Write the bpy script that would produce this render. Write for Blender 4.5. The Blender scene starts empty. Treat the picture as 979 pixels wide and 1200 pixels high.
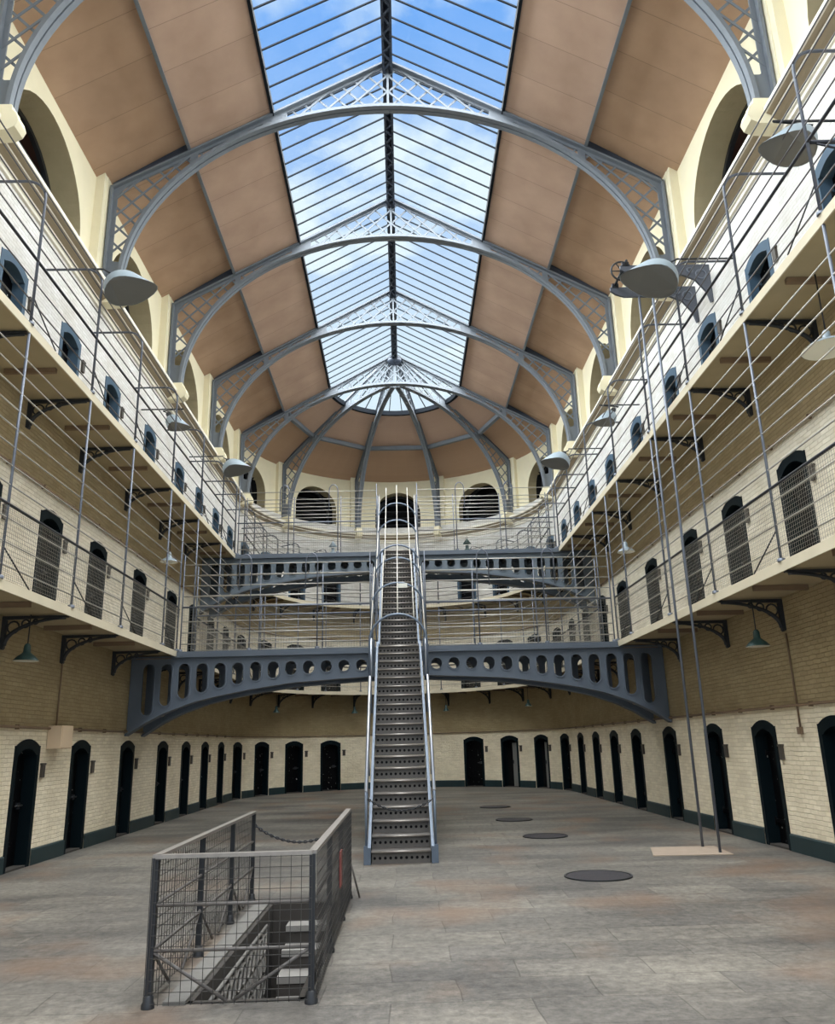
import bpy, math, random
from mathutils import Vector, Matrix
random.seed(7)
PI = math.pi
scene = bpy.context.scene
COL = scene.collection

# ------------------------------------------------------------------ materials
def s2l(c):
    c = c / 255.0
    return c / 12.92 if c <= 0.04045 else ((c + 0.055) / 1.055) ** 2.4
def rgb(r, g, b): return (s2l(r), s2l(g), s2l(b), 1.0)

def nodes_of(m):
    m.use_nodes = True
    return m.node_tree.nodes, m.node_tree.links, m.node_tree.nodes['Principled BSDF']

def plain(name, col, rough=0.6, metal=0.0, var=0.15, scale=6.0, bump=0.0, bscale=40.0, spec=0.5):
    m = bpy.data.materials.new(name)
    n, l, p = nodes_of(m)
    p.inputs['Roughness'].default_value = rough
    p.inputs['Metallic'].default_value = metal
    p.inputs['Specular IOR Level'].default_value = spec
    tc = n.new('ShaderNodeTexCoord')
    nz = n.new('ShaderNodeTexNoise'); nz.inputs['Scale'].default_value = scale; nz.inputs['Detail'].default_value = 5
    l.new(tc.outputs['Object'], nz.inputs['Vector'])
    mx = n.new('ShaderNodeMix'); mx.data_type = 'RGBA'
    mx.inputs[6].default_value = tuple(c * (1 - var) for c in col[:3]) + (1,)
    mx.inputs[7].default_value = tuple(min(1, c * (1 + var)) for c in col[:3]) + (1,)
    l.new(nz.outputs['Fac'], mx.inputs[0]); l.new(mx.outputs[2], p.inputs['Base Color'])
    if bump:
        n2 = n.new('ShaderNodeTexNoise'); n2.inputs['Scale'].default_value = bscale; n2.inputs['Detail'].default_value = 4
        l.new(tc.outputs['Object'], n2.inputs['Vector'])
        b = n.new('ShaderNodeBump'); b.inputs['Strength'].default_value = bump; b.inputs['Distance'].default_value = 0.02
        l.new(n2.outputs['Fac'], b.inputs['Height']); l.new(b.outputs['Normal'], p.inputs['Normal'])
    return m

def wall_material(name, low_mode=True):
    """painted brick: cream below the conduit line and tan above it on each storey"""
    m = bpy.data.materials.new(name)
    n, l, p = nodes_of(m)
    p.inputs['Roughness'].default_value = 0.75
    p.inputs['Specular IOR Level'].default_value = 0.3
    uv = n.new('ShaderNodeUVMap'); uv.uv_map = 'UVMap'
    geo = n.new('ShaderNodeNewGeometry')
    sep = n.new('ShaderNodeSeparateXYZ'); l.new(geo.outputs['Position'], sep.inputs[0])
    br = n.new('ShaderNodeTexBrick')
    br.inputs['Scale'].default_value = 1.0
    br.inputs['Brick Width'].default_value = 0.21; br.inputs['Row Height'].default_value = 0.064
    br.inputs['Mortar Size'].default_value = 0.007; br.inputs['Mortar Smooth'].default_value = 0.8
    br.inputs['Color1'].default_value = (1, 1, 1, 1); br.inputs['Color2'].default_value = (.84, .83, .81, 1)
    br.inputs['Mortar'].default_value = (.76, .73, .69, 1)
    wb = n.new('ShaderNodeTexNoise'); wb.inputs['Scale'].default_value = 6; wb.inputs['Detail'].default_value = 3
    l.new(uv.outputs[0], wb.inputs['Vector'])
    wv = n.new('ShaderNodeVectorMath'); wv.operation = 'MULTIPLY_ADD'; wv.inputs[1].default_value = (.05, .03, 0)
    l.new(wb.outputs['Color'], wv.inputs[0]); l.new(uv.outputs[0], wv.inputs[2]); l.new(wv.outputs[0], br.inputs['Vector'])
    nz = n.new('ShaderNodeTexNoise'); nz.inputs['Scale'].default_value = 1.3; nz.inputs['Detail'].default_value = 8; nz.inputs['Roughness'].default_value = .65
    l.new(uv.outputs[0], nz.inputs['Vector'])
    nf = n.new('ShaderNodeTexNoise'); nf.inputs['Scale'].default_value = 9; nf.inputs['Detail'].default_value = 6
    l.new(uv.outputs[0], nf.inputs['Vector'])
    # z with a little wobble
    mz = n.new('ShaderNodeMath'); mz.operation = 'MULTIPLY_ADD'; mz.inputs[1].default_value = 0.05
    l.new(nf.outputs['Fac'], mz.inputs[0]); l.new(sep.outputs['Z'], mz.inputs[2])
    md = n.new('ShaderNodeMath'); md.operation = 'DIVIDE'; md.inputs[1].default_value = 12.0
    l.new(mz.outputs[0], md.inputs[0])
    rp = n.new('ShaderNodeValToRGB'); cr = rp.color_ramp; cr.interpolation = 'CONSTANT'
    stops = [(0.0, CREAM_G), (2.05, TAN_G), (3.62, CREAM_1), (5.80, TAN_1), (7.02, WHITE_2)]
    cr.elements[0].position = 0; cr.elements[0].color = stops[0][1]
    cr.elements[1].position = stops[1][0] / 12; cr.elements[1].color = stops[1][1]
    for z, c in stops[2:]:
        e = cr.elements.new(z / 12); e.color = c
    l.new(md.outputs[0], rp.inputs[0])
    m1 = n.new('ShaderNodeMix'); m1.data_type = 'RGBA'; m1.blend_type = 'MULTIPLY'; m1.inputs[0].default_value = 0.8
    l.new(rp.outputs[0], m1.inputs[6]); l.new(br.outputs['Color'], m1.inputs[7])
    r2 = n.new('ShaderNodeValToRGB'); r2.color_ramp.elements[0].position = .3; r2.color_ramp.elements[0].color = (.74, .70, .62, 1)
    r2.color_ramp.elements[1].position = .6; r2.color_ramp.elements[1].color = (1, 1, 1, 1)
    l.new(nz.outputs['Fac'], r2.inputs[0])
    m2 = n.new('ShaderNodeMix'); m2.data_type = 'RGBA'; m2.blend_type = 'MULTIPLY'; m2.inputs[0].default_value = 0.55
    l.new(m1.outputs[2], m2.inputs[6]); l.new(r2.outputs[0], m2.inputs[7])
    l.new(m2.outputs[2], p.inputs['Base Color'])
    ad = n.new('ShaderNodeMath'); ad.operation = 'MULTIPLY_ADD'; ad.inputs[1].default_value = 1.6
    l.new(nf.outputs['Fac'], ad.inputs[0])
    inv = n.new('ShaderNodeMath'); inv.operation = 'SUBTRACT'; inv.inputs[0].default_value = 1.0
    l.new(br.outputs['Fac'], inv.inputs[1]); l.new(inv.outputs[0], ad.inputs[2])
    b = n.new('ShaderNodeBump'); b.inputs['Strength'].default_value = 0.8; b.inputs['Distance'].default_value = 0.014
    l.new(ad.outputs[0], b.inputs['Height']); l.new(b.outputs['Normal'], p.inputs['Normal'])
    return m

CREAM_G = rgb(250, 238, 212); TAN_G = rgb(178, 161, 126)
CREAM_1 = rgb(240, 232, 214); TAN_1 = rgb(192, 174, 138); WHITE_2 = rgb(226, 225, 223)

def floor_material():
    m = bpy.data.materials.new('stone_flags')
    n, l, p = nodes_of(m)
    tc = n.new('ShaderNodeTexCoord')
    br = n.new('ShaderNodeTexBrick'); br.inputs['Scale'].default_value = 1.0
    br.inputs['Brick Width'].default_value = .95; br.inputs['Row Height'].default_value = 0.5
    br.inputs['Mortar Size'].default_value = 0.006; br.inputs['Mortar Smooth'].default_value = 0.3
    br.inputs['Color1'].default_value = rgb(113, 110, 105); br.inputs['Color2'].default_value = rgb(96, 94, 92)
    br.inputs['Mortar'].default_value = rgb(88, 85, 82); br.inputs['Bias'].default_value = -0.1
    wob = n.new('ShaderNodeTexNoise'); wob.inputs['Scale'].default_value = .9
    l.new(tc.outputs['Object'], wob.inputs['Vector'])
    va = n.new('ShaderNodeVectorMath'); va.operation = 'MULTIPLY_ADD'; va.inputs[1].default_value = (.12, .12, 0)
    l.new(wob.outputs['Color'], va.inputs[0]); l.new(tc.outputs['Object'], va.inputs[2])
    l.new(va.outputs[0], br.inputs['Vector'])
    n1 = n.new('ShaderNodeTexNoise'); n1.inputs['Scale'].default_value = 0.55; n1.inputs['Detail'].default_value = 8; n1.inputs['Roughness'].default_value = .6
    mp = n.new('ShaderNodeMapping'); mp.inputs['Scale'].default_value = (0.6, 1.6, 1)
    l.new(tc.outputs['Object'], mp.inputs['Vector']); l.new(mp.outputs[0], n1.inputs['Vector'])
    r1 = n.new('ShaderNodeValToRGB'); e = r1.color_ramp.elements
    e[0].position = .36; e[0].color = (.55, .54, .54, 1); e[1].position = .66; e[1].color = (1.4, 1.36, 1.28, 1)
    l.new(n1.outputs['Fac'], r1.inputs[0])
    n2 = n.new('ShaderNodeTexNoise'); n2.inputs['Scale'].default_value = 11; n2.inputs['Detail'].default_value = 12; n2.inputs['Roughness'].default_value = .82
    l.new(tc.outputs['Object'], n2.inputs['Vector'])
    r2 = n.new('ShaderNodeValToRGB'); e = r2.color_ramp.elements
    e[0].position = .34; e[0].color = (.36, .36, .36, 1); e[1].position = .64; e[1].color = (1.5, 1.5, 1.47, 1)
    l.new(n2.outputs['Fac'], r2.inputs[0])
    a = n.new('ShaderNodeMix'); a.data_type = 'RGBA'; a.blend_type = 'MULTIPLY'; a.inputs[0].default_value = 1
    l.new(br.outputs['Color'], a.inputs[6]); l.new(r1.outputs[0], a.inputs[7])
    c = n.new('ShaderNodeMix'); c.data_type = 'RGBA'; c.blend_type = 'MULTIPLY'; c.inputs[0].default_value = .8
    l.new(a.outputs[2], c.inputs[6]); l.new(r2.outputs[0], c.inputs[7])
    # rusty brown patches
    n3 = n.new('ShaderNodeTexNoise'); n3.inputs['Scale'].default_value = .8; n3.inputs['Detail'].default_value = 4; n3.noise_dimensions = '4D'; n3.inputs['W'].default_value = 3.3
    l.new(tc.outputs['Object'], n3.inputs['Vector'])
    r3 = n.new('ShaderNodeValToRGB'); e = r3.color_ramp.elements
    e[0].position = .52; e[0].color = (0, 0, 0, 1); e[1].position = .70; e[1].color = (.7, .7, .7, 1)
    l.new(n3.outputs['Fac'], r3.inputs[0])
    d = n.new('ShaderNodeMix'); d.data_type = 'RGBA'; d.inputs[7].default_value = rgb(116, 92, 74)
    l.new(r3.outputs[0], d.inputs[0]); l.new(c.outputs[2], d.inputs[6])
    l.new(d.outputs[2], p.inputs['Base Color'])
    p.inputs['Roughness'].default_value = .55
    p.inputs['Specular IOR Level'].default_value = .35
    b = n.new('ShaderNodeBump'); b.inputs['Strength'].default_value = .35; b.inputs['Distance'].default_value = .01
    ad = n.new('ShaderNodeMath'); ad.operation = 'SUBTRACT'
    l.new(n2.outputs['Fac'], ad.inputs[0]); l.new(br.outputs['Fac'], ad.inputs[1])
    l.new(ad.outputs[0], b.inputs['Height']); l.new(b.outputs['Normal'], p.inputs['Normal'])
    return m

def board_material(name, col):
    """painted ceiling boards: fine joints running up the slope"""
    m = bpy.data.materials.new(name)
    n, l, p = nodes_of(m)
    uv = n.new('ShaderNodeUVMap'); uv.uv_map = 'UVMap'
    br = n.new('ShaderNodeTexBrick'); br.inputs['Scale'].default_value = 1
    br.inputs['Brick Width'].default_value = 30; br.inputs['Row Height'].default_value = 0.92
    br.inputs['Mortar Size'].default_value = .008; br.inputs['Mortar Smooth'].default_value = .5
    br.inputs['Color1'].default_value = col; br.inputs['Color2'].default_value = tuple(c * .93 for c in col[:3]) + (1,)
    br.inputs['Mortar'].default_value = tuple(c * .62 for c in col[:3]) + (1,)
    l.new(uv.outputs[0], br.inputs['Vector'])
    nz = n.new('ShaderNodeTexNoise'); nz.inputs['Scale'].default_value = 1.2; nz.inputs['Detail'].default_value = 8
    l.new(uv.outputs[0], nz.inputs['Vector'])
    r = n.new('ShaderNodeValToRGB'); e = r.color_ramp.elements
    e[0].position = .3; e[0].color = (.86, .84, .82, 1); e[1].position = .7; e[1].color = (1.08, 1.08, 1.08, 1)
    l.new(nz.outputs['Fac'], r.inputs[0])
    a = n.new('ShaderNodeMix'); a.data_type = 'RGBA'; a.blend_type = 'MULTIPLY'; a.inputs[0].default_value = 1
    l.new(br.outputs['Color'], a.inputs[6]); l.new(r.outputs[0], a.inputs[7])
    l.new(a.outputs[2], p.inputs['Base Color'])
    p.inputs['Roughness'].default_value = .7
    p.inputs['Specular IOR Level'].default_value = .25
    return m

def glass_material():
    m = bpy.data.materials.new('skylight_glass')
    m.use_nodes = True
    n = m.node_tree.nodes; l = m.node_tree.links; n.clear()
    o = n.new('ShaderNodeOutputMaterial'); mx = n.new('ShaderNodeMixShader')
    t = n.new('ShaderNodeBsdfTransparent'); t.inputs[0].default_value = (.93, .97, .97, 1)
    g = n.new('ShaderNodeBsdfGlossy'); g.inputs['Roughness'].default_value = .05
    mx.inputs[0].default_value = .04
    l.new(t.outputs[0], mx.inputs[1]); l.new(g.outputs[0], mx.inputs[2]); l.new(mx.outputs[0], o.inputs[0])
    return m

def door_material(name, col, chips=True):
    m = bpy.data.materials.new(name)
    n, l, p = nodes_of(m)
    p.inputs['Roughness'].default_value = .55
    p.inputs['Specular IOR Level'].default_value = .12
    tc = n.new('ShaderNodeTexCoord')
    oi = n.new('ShaderNodeObjectInfo')
    va = n.new('ShaderNodeVectorMath'); va.operation = 'ADD'
    sc = n.new('ShaderNodeVectorMath'); sc.operation = 'SCALE'; sc.inputs[0].default_value = (31, 17, 53)
    l.new(oi.outputs['Random'], sc.inputs['Scale'])
    geo = n.new('ShaderNodeNewGeometry')
    l.new(geo.outputs['Position'], va.inputs[0]); l.new(sc.outputs[0], va.inputs[1])
    nz = n.new('ShaderNodeTexNoise'); nz.inputs['Scale'].default_value = 13; nz.inputs['Detail'].default_value = 3
    l.new(va.outputs[0], nz.inputs['Vector'])
    r = n.new('ShaderNodeValToRGB'); e = r.color_ramp.elements; r.color_ramp.interpolation = 'LINEAR'
    e[0].position = .69 if chips else .9; e[0].color = (0, 0, 0, 1); e[1].position = .72 if chips else .95; e[1].color = (1, 1, 1, 1)
    l.new(nz.outputs['Fac'], r.inputs[0])
    a = n.new('ShaderNodeMix'); a.data_type = 'RGBA'; a.inputs[6].default_value = col; a.inputs[7].default_value = rgb(190, 190, 184)
    l.new(r.outputs[0], a.inputs[0]); l.new(a.outputs[2], p.inputs['Base Color'])
    return m

M = dict(
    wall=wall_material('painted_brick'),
    upper=plain('cream_plaster', rgb(232, 223, 194), .8, var=.06, scale=3, bump=.15, bscale=14, spec=.25),
    reveal=plain('shaded_reveal_paint', rgb(188, 174, 140), .85, var=.1, scale=5, bump=.3, bscale=18, spec=.2),  # darker tan puts the shade of the deep arches into the colour
    cornice=plain('cornice_paint', rgb(230, 224, 210), .7, var=.08, scale=8, spec=.3),
    cornice_shadow=plain('cornice_shadow_paint', rgb(160, 146, 124), .7, var=.08, scale=8, spec=.3),  # brown tone paints the shadow bands between the cornice mouldings
    floor=floor_material(),
    board=board_material('ceiling_board', rgb(196, 167, 148)),
    board_low=board_material('lower_ceiling_board', rgb(188, 157, 132)),
    glass=glass_material(),
    truss=plain('truss_grey_paint', rgb(118, 124, 132), .6, .0, .08, 5, spec=.2),
    curb=plain('curb_dark_paint', rgb(34, 38, 44), .8, .0, .08, 5, spec=.08),
    iron=plain('blue_grey_iron', rgb(104, 116, 132), .45, .3, .12, 9),
    girder_lit=plain('lit_girder_paint', rgb(106, 117, 127), .5, .1, .12, 3),  # lighter copy of the girder paint, stronger light on the upper bridge painted in
    girder=plain('girder_paint', rgb(92, 101, 113), .5, .1, .12, 3),
    dark_iron=plain('dark_iron', rgb(44, 46, 50), .5, .2, .15, 10),
    ridge=plain('ridge_dark_paint', rgb(58, 66, 80), .5, .1, .1, 6),
    post=plain('post_paint', rgb(106, 112, 124), .45, .3, .12, 8),
    hook_post=plain('hook_post_paint', rgb(84, 88, 98), .5, .2, .12, 8),
    rail_dark=plain('dark_rail_paint', rgb(92, 90, 92), .5, .3, .12, 8),
    rail=plain('rail_paint', rgb(176, 172, 164), .45, .3, .12, 8),
    hand=plain('dark_handrail', rgb(52, 54, 62), .4, .4, .12, 8),
    steel=plain('polished_steel', rgb(196, 202, 214), .28, .8, .08, 12),
    wire=plain('mesh_wire', rgb(140, 136, 128), .5, .3, .1, 8),
    wire_dark=plain('dark_mesh_wire', rgb(70, 68, 66), .5, .4, .1, 8),
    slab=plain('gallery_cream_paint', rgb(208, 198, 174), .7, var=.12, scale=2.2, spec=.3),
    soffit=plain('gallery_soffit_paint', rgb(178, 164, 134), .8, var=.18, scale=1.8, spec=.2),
    door_frame=door_material('door_surround_paint', rgb(11, 23, 28), False),
    door_frame_skylit=door_material('skylit_door_surround_paint', rgb(72, 92, 110), False),  # lighter blue paints the sky's reflection onto the top gallery surrounds
    door=door_material('door_leaf_paint', rgb(5, 6, 9), True),
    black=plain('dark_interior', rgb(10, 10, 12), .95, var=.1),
    skirting=plain('green_skirting_paint', rgb(24, 46, 50), .5, var=.2, scale=5),
    lamp=plain('lamp_enamel', rgb(150, 164, 174), .4, .0, .06, 5),
    lamp_in=plain('lamp_inner_enamel', rgb(112, 112, 110), .5, .0, .06, 5),
    green=plain('green_enamel', rgb(48, 74, 72), .35, .0, .1, 5),
    white=plain('white_enamel', rgb(224, 224, 214), .4, .0, .05, 5),
    pale_box=plain('pale_box_paint', rgb(212, 188, 158), .6, var=.05, scale=4),
    pipe=plain('conduit_paint', rgb(126, 104, 82), .55, var=.15, scale=5),
    stair=plain('worn_stair_iron', rgb(100, 96, 93), .55, .1, .25, 14),
    tread_edge=plain('worn_tread_iron', rgb(150, 144, 138), .42, .5, .25, 18),
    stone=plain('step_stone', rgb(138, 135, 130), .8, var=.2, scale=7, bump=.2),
    coping=plain('coping_stone', rgb(112, 110, 106), .8, var=.18, scale=6, bump=.2),
    pit=plain('pit_wall_stone', rgb(62, 58, 54), .9, var=.25, scale=5),
    manhole=plain('manhole_iron', rgb(66, 64, 68), .5, .5, .2, 30, bump=.3, bscale=60),
    slab_stone=plain('pale_slab_stone', rgb(158, 142, 126), .8, var=.12, scale=7, bump=.15),
    louvre=plain('window_brown', rgb(86, 58, 48), .8, var=.25, scale=3),
    plaque=plain('slate_plaque', rgb(70, 64, 58), .6, var=.2, scale=12),
    red=plain('red_sign_paint', rgb(128, 64, 60), .5, var=.1),
)

# ------------------------------------------------------------------ mesh helpers
class MB:
    def __init__(self): self.v = []; self.f = []; self.mi = []; self.sm = []; self.uv = {}
    def add(self, vs, fs, mat=0, smooth=False, uvs=None):
        o = len(self.v); self.v += [tuple(p) for p in vs]
        for k, f in enumerate(fs):
            self.f.append([i + o for i in f]); self.mi.append(mat); self.sm.append(smooth)
            if uvs: self.uv[len(self.f) - 1] = [uvs[i] for i in f]
    def box(self, c, s, rot=None, mat=0):
        vs = []
        for x in (-.5, .5):
            for y in (-.5, .5):
                for z in (-.5, .5):
                    p = Vector((x * s[0], y * s[1], z * s[2]))
                    if rot is not None: p = rot @ p
                    vs.append(p + Vector(c))
        self.add(vs, [(0, 1, 3, 2), (4, 6, 7, 5), (0, 4, 5, 1), (2, 3, 7, 6), (0, 2, 6, 4), (1, 5, 7, 3)], mat)
    def bar(self, a, b, w, h, up=(0, 0, 1), mat=0):
        a = Vector(a); b = Vector(b); d = (b - a)
        if d.length < 1e-6: return
        d.normalize(); u = Vector(up); s = d.cross(u)
        if s.length < 1e-4: s = d.cross(Vector((1, 0, 0)))
        s.normalize(); u = s.cross(d)
        vs = []
        for p in (a, b):
            for i, j in ((-1, -1), (1, -1), (1, 1), (-1, 1)):
                vs.append(p + s * (i * w / 2) + u * (j * h / 2))
        self.add(vs, [(3, 2, 1, 0), (4, 5, 6, 7), (0, 1, 5, 4), (1, 2, 6, 5), (2, 3, 7, 6), (3, 0, 4, 7)], mat)
    def tube(self, pts, r, n=6, closed=False, mat=0, smooth=True):
        pts = [Vector(p) for p in pts]; m = len(pts)
        vs = []; prev = None
        for i, p in enumerate(pts):
            if closed: d = pts[(i + 1) % m] - pts[i - 1]
            else: d = pts[min(i + 1, m - 1)] - pts[max(i - 1, 0)]
            d.normalize()
            if prev is None:
                s = d.cross(Vector((0, 0, 1)))
                if s.length < 1e-3: s = d.cross(Vector((1, 0, 0)))
            else: s = prev - d * prev.dot(d)
            s.normalize(); prev = s; u = d.cross(s)
            rr = r[i] if isinstance(r, (list, tuple)) else r
            for k in range(n):
                a = 2 * PI * k / n
                vs.append(p + s * (rr * math.cos(a)) + u * (rr * math.sin(a)))
        fs = []
        for i in range(m if closed else m - 1):
            j = (i + 1) % m
            for k in range(n):
                fs.append((i * n + k, i * n + (k + 1) % n, j * n + (k + 1) % n, j * n + k))
        if not closed:
            fs.append(tuple(range(n))[::-1]); fs.append(tuple((m - 1) * n + k for k in range(n)))
        self.add(vs, fs, mat, smooth)
    def lathe(self, prof, c=(0, 0, 0), n=20, mat=0, rot=None, smooth=True, shift=None):
        vs = []
        for (r, z) in prof:
            for k in range(n):
                a = 2 * PI * k / n
                p = Vector((r * math.cos(a), r * math.sin(a), z))
                if shift: p = Vector(shift(p))
                if rot is not None: p = rot @ p
                vs.append(p + Vector(c))
        fs = []
        for i in range(len(prof) - 1):
            for k in range(n):
                fs.append((i * n + k, i * n + (k + 1) % n, (i + 1) * n + (k + 1) % n, (i + 1) * n + k))
        self.add(vs, fs, mat, smooth)
        for i, r in ((0, prof[0][0]), (len(prof) - 1, prof[-1][0])):
            if r > 1e-4 and i == 0: self.add(vs[0:n], [tuple(range(n))[::-1]], mat)
    def prism(self, poly, fmap, t0, t1, mat=0):
        """poly: 2-D outline, fmap(u, v, t) -> point, extruded from t0 to t1"""
        n = len(poly)
        vs = [fmap(u, v, t0) for u, v in poly] + [fmap(u, v, t1) for u, v in poly]
        fs = [tuple(range(n))[::-1], tuple(range(n, 2 * n))]
        for i in range(n):
            j = (i + 1) % n; fs.append((i, j, n + j, n + i))
        self.add(vs, fs, mat)
    def ring_plate(self, outer, inner, fmap, t0, t1, mat=0):
        n = len(outer)
        vs = [fmap(u, v, t) for t in (t0, t1) for ol in (outer, inner) for (u, v) in ol]
        fs = []
        for i in range(n):
            j = (i + 1) % n
            fs.append((i, j, n + j, n + i)); fs.append((2 * n + i, 3 * n + i, 3 * n + j, 2 * n + j))
            fs.append((n + i, n + j, 3 * n + j, 3 * n + i)); fs.append((i, 2 * n + i, 2 * n + j, j))
        self.add(vs, fs, mat)
    def build(self, name, mats, parent=None, uv=False, fix=True):
        if not isinstance(mats, (list, tuple)): mats = [mats]
        me = bpy.data.meshes.new(name)
        off = parent_loc(parent)
        me.from_pydata([(x - off.x, y - off.y, z - off.z) for x, y, z in self.v], [], self.f)
        for mt in mats: me.materials.append(mt)
        me.polygons.foreach_set('material_index', self.mi)
        me.polygons.foreach_set('use_smooth', self.sm)
        if uv:
            lay = me.uv_layers.new(name='UVMap')
            for pi, p in enumerate(me.polygons):
                u = self.uv.get(pi)
                if u:
                    for k, li in enumerate(p.loop_indices): lay.data[li].uv = u[k]
        me.update()
        if fix:
            import bmesh
            bm = bmesh.new(); bm.from_mesh(me)
            bmesh.ops.recalc_face_normals(bm, faces=bm.faces)
            bm.to_mesh(me); bm.free()
        o = bpy.data.objects.new(name, me); COL.objects.link(o)
        if parent is not None: o.parent = parent
        return o

def parent_loc(p):
    v = Vector((0, 0, 0))
    while p is not None:
        v = v + p.location; p = p.parent
    return v

def tag(o, label=None, cat=None, group=None, kind=None):
    if label: o['label'] = label
    if cat: o['category'] = cat
    if group: o['group'] = group
    if kind: o['kind'] = kind
    return o
def thing(name, label, cat, loc=(0, 0, 0), rz=0, group=None):
    o = bpy.data.objects.new(name, None); COL.objects.link(o)
    o.empty_display_size = .1
    o.location = loc; o.rotation_euler = (0, 0, rz)
    return tag(o, label, cat, group)
def struct(o, label, cat): return tag(o, label, cat, kind='structure')
def kids(o): return [c for c in COL.objects if c.parent == o]
KIDS = {}
def dup(root, loc, rz, label, group=None):
    """copy a thing with copies of its parts and sub-parts"""
    if root not in KIDS:
        KIDS[root] = [(c, kids(c)) for c in kids(root)]
    r = root.copy(); COL.objects.link(r); r.location = loc; r.rotation_euler = (0, 0, rz); r['label'] = label
    if group: r['group'] = group
    for c, gs in KIDS[root]:
        d = c.copy(); COL.objects.link(d); d.parent = r
        for g in gs:
            e = g.copy(); COL.objects.link(e); e.parent = d
    return r
ORD = ['first', 'second', 'third', 'fourth', 'fifth', 'sixth', 'seventh', 'eighth', 'ninth', 'tenth', 'eleventh', 'twelfth', 'thirteenth', 'fourteenth']

# ------------------------------------------------------------------ the place: dimensions
W = 5.7            # half width of the hall at the cell walls
YC = 27.6          # centre of the rounded far end
Y0 = 0.5          # hall left open just ahead of the viewer, to let extra light in
G1, G2 = 3.65, 7.05   # gallery floors
TR = [9.47, 14.0, 18.53, 23.07, 27.6]    # roof truss positions
DY = [8.5, 10.73, 12.88, 15.0, 17.5, 20.04, 22.16, 24.27, 26.39]
DA = [29.4, 45.8, 62.8, 80.3]            # cell doors round the far end, degrees from the axis

def path(side, t, d=0.0, z=0.0):
    """side L/R: t is the y; side A: t is the angle in degrees from the axis; d is inward from the wall"""
    if side == 'L': return Vector((-(W - d), t, z))
    if side == 'R': return Vector((W - d, t, z))
    a = math.radians(t)
    return Vector(((W - d) * math.sin(a), YC + (W - d) * math.cos(a), z))
def facing(side, t):
    return {'L': PI / 2, 'R': -PI / 2}.get(side, -math.radians(t))

# ------------------------------------------------------------------ walls
def strip(mb, f, s0, s1, z0, z1, ops, step, uvs=1.0):
    def quad(sa, sb, za0, za1, zb0, zb1):
        vs = [f(sa, za0), f(sb, zb0), f(sb, zb1), f(sa, za1)]
        mb.add(vs, [(0, 1, 2, 3)], 0, False, [(sa * uvs, za0), (sb * uvs, zb0), (sb * uvs, zb1), (sa * uvs, za1)])
    def rect(a, b, lo, hi):
        if b - a < 1e-6 or hi - lo < 1e-6: return
        n = max(1, int(math.ceil((b - a) / step)))
        for i in range(n):
            x0 = a + (b - a) * i / n; x1 = a + (b - a) * (i + 1) / n
            quad(x0, x1, lo, hi, lo, hi)
    cur = s0
    for (sc, hw, zb, zs, zt, shape) in sorted(ops):
        rect(cur, sc - hw, z0, z1)
        rect(sc - hw, sc + hw, z0, zb)
        n = 20
        arch = lambda u: zs + (zt - zs) * (seg(u) if shape == 'seg' else math.sqrt(max(0, 1 - u * u)))
        for i in range(n):
            ua = -math.cos(PI * i / n); ub = -math.cos(PI * (i + 1) / n)
            if shape == 'seg': ua = -1 + 2 * i / n; ub = -1 + 2 * (i + 1) / n
            quad(sc + hw * ua, sc + hw * ub, arch(ua), z1, arch(ub), z1)
        cur = sc + hw
    rect(cur, s1, z0, z1)

def solid(o, t):
    md = o.modifiers.new('thickness', 'SOLIDIFY'); md.thickness = t; md.offset = -1 if t > 0 else 1
    return o

DW = 0.43   # half width of a cell door opening
FIRST = {('L', 0): 12, ('L', 1): 10, ('L', 2): 10, ('R', 0): 10, ('R', 1): 10, ('R', 2): 8}
def doors_on(side, lev): return [y for y in DY if y > FIRST[side, lev]]

def storey_ops(ts, zb, hw):
    return [(t, hw, zb, zb + 1.755, zb + 1.86, 'seg') for t in ts]
def seg(u):
    u = abs(u)
    return .05 if u > .84 else .2 + .8 * (1 - (u / .84) ** 2)

for side, nm in (('L', 'wall_left'), ('R', 'wall_right')):
    mb = MB()
    for zb, za, zz in ((0, 0, 3.6), (G1, 3.6, 7.0), (G2, 7.0, 10.6)):
        f = (lambda s, z: path(side, s, 0, z))
        strip(mb, f, Y0, YC, za, zz, storey_ops(doors_on(side, int(zb / 3.4)), zb, DW), 3.0)
    # orient so the solidified thickness goes outward
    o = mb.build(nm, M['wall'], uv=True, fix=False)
    me = o.data
    if side == 'L': pass
    else: pass
    inward = Vector((1, 0, 0)) if side == 'L' else Vector((-1, 0, 0))
    if me.polygons[0].normal.dot(inward) < 0: me.flip_normals()
    solid(o, .32)
    struct(o, ('left' if side == 'L' else 'right') + ' brick cell wall, cream and tan paint, three storeys of cell doors', 'wall')
mb = MB()
aw = math.degrees(DW / W)
for zb, za, zz in ((0, 0, 3.6), (G1, 3.6, 7.0), (G2, 7.0, 10.6)):
    f = (lambda s, z: path('A', s, 0, z))
    strip(mb, f, -90, 90, za, zz, storey_ops([-a for a in DA] + DA, zb, aw), 2.5, uvs=math.radians(1) * W)
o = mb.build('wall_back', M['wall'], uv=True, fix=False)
p0 = o.data.polygons[0]
if p0.normal.dot(Vector((0, YC, p0.center.z)) - p0.center) < 0: o.data.flip_normals()
solid(o, .32)
struct(o, 'rounded far end wall of painted brick around the stairs', 'wall')

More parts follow.
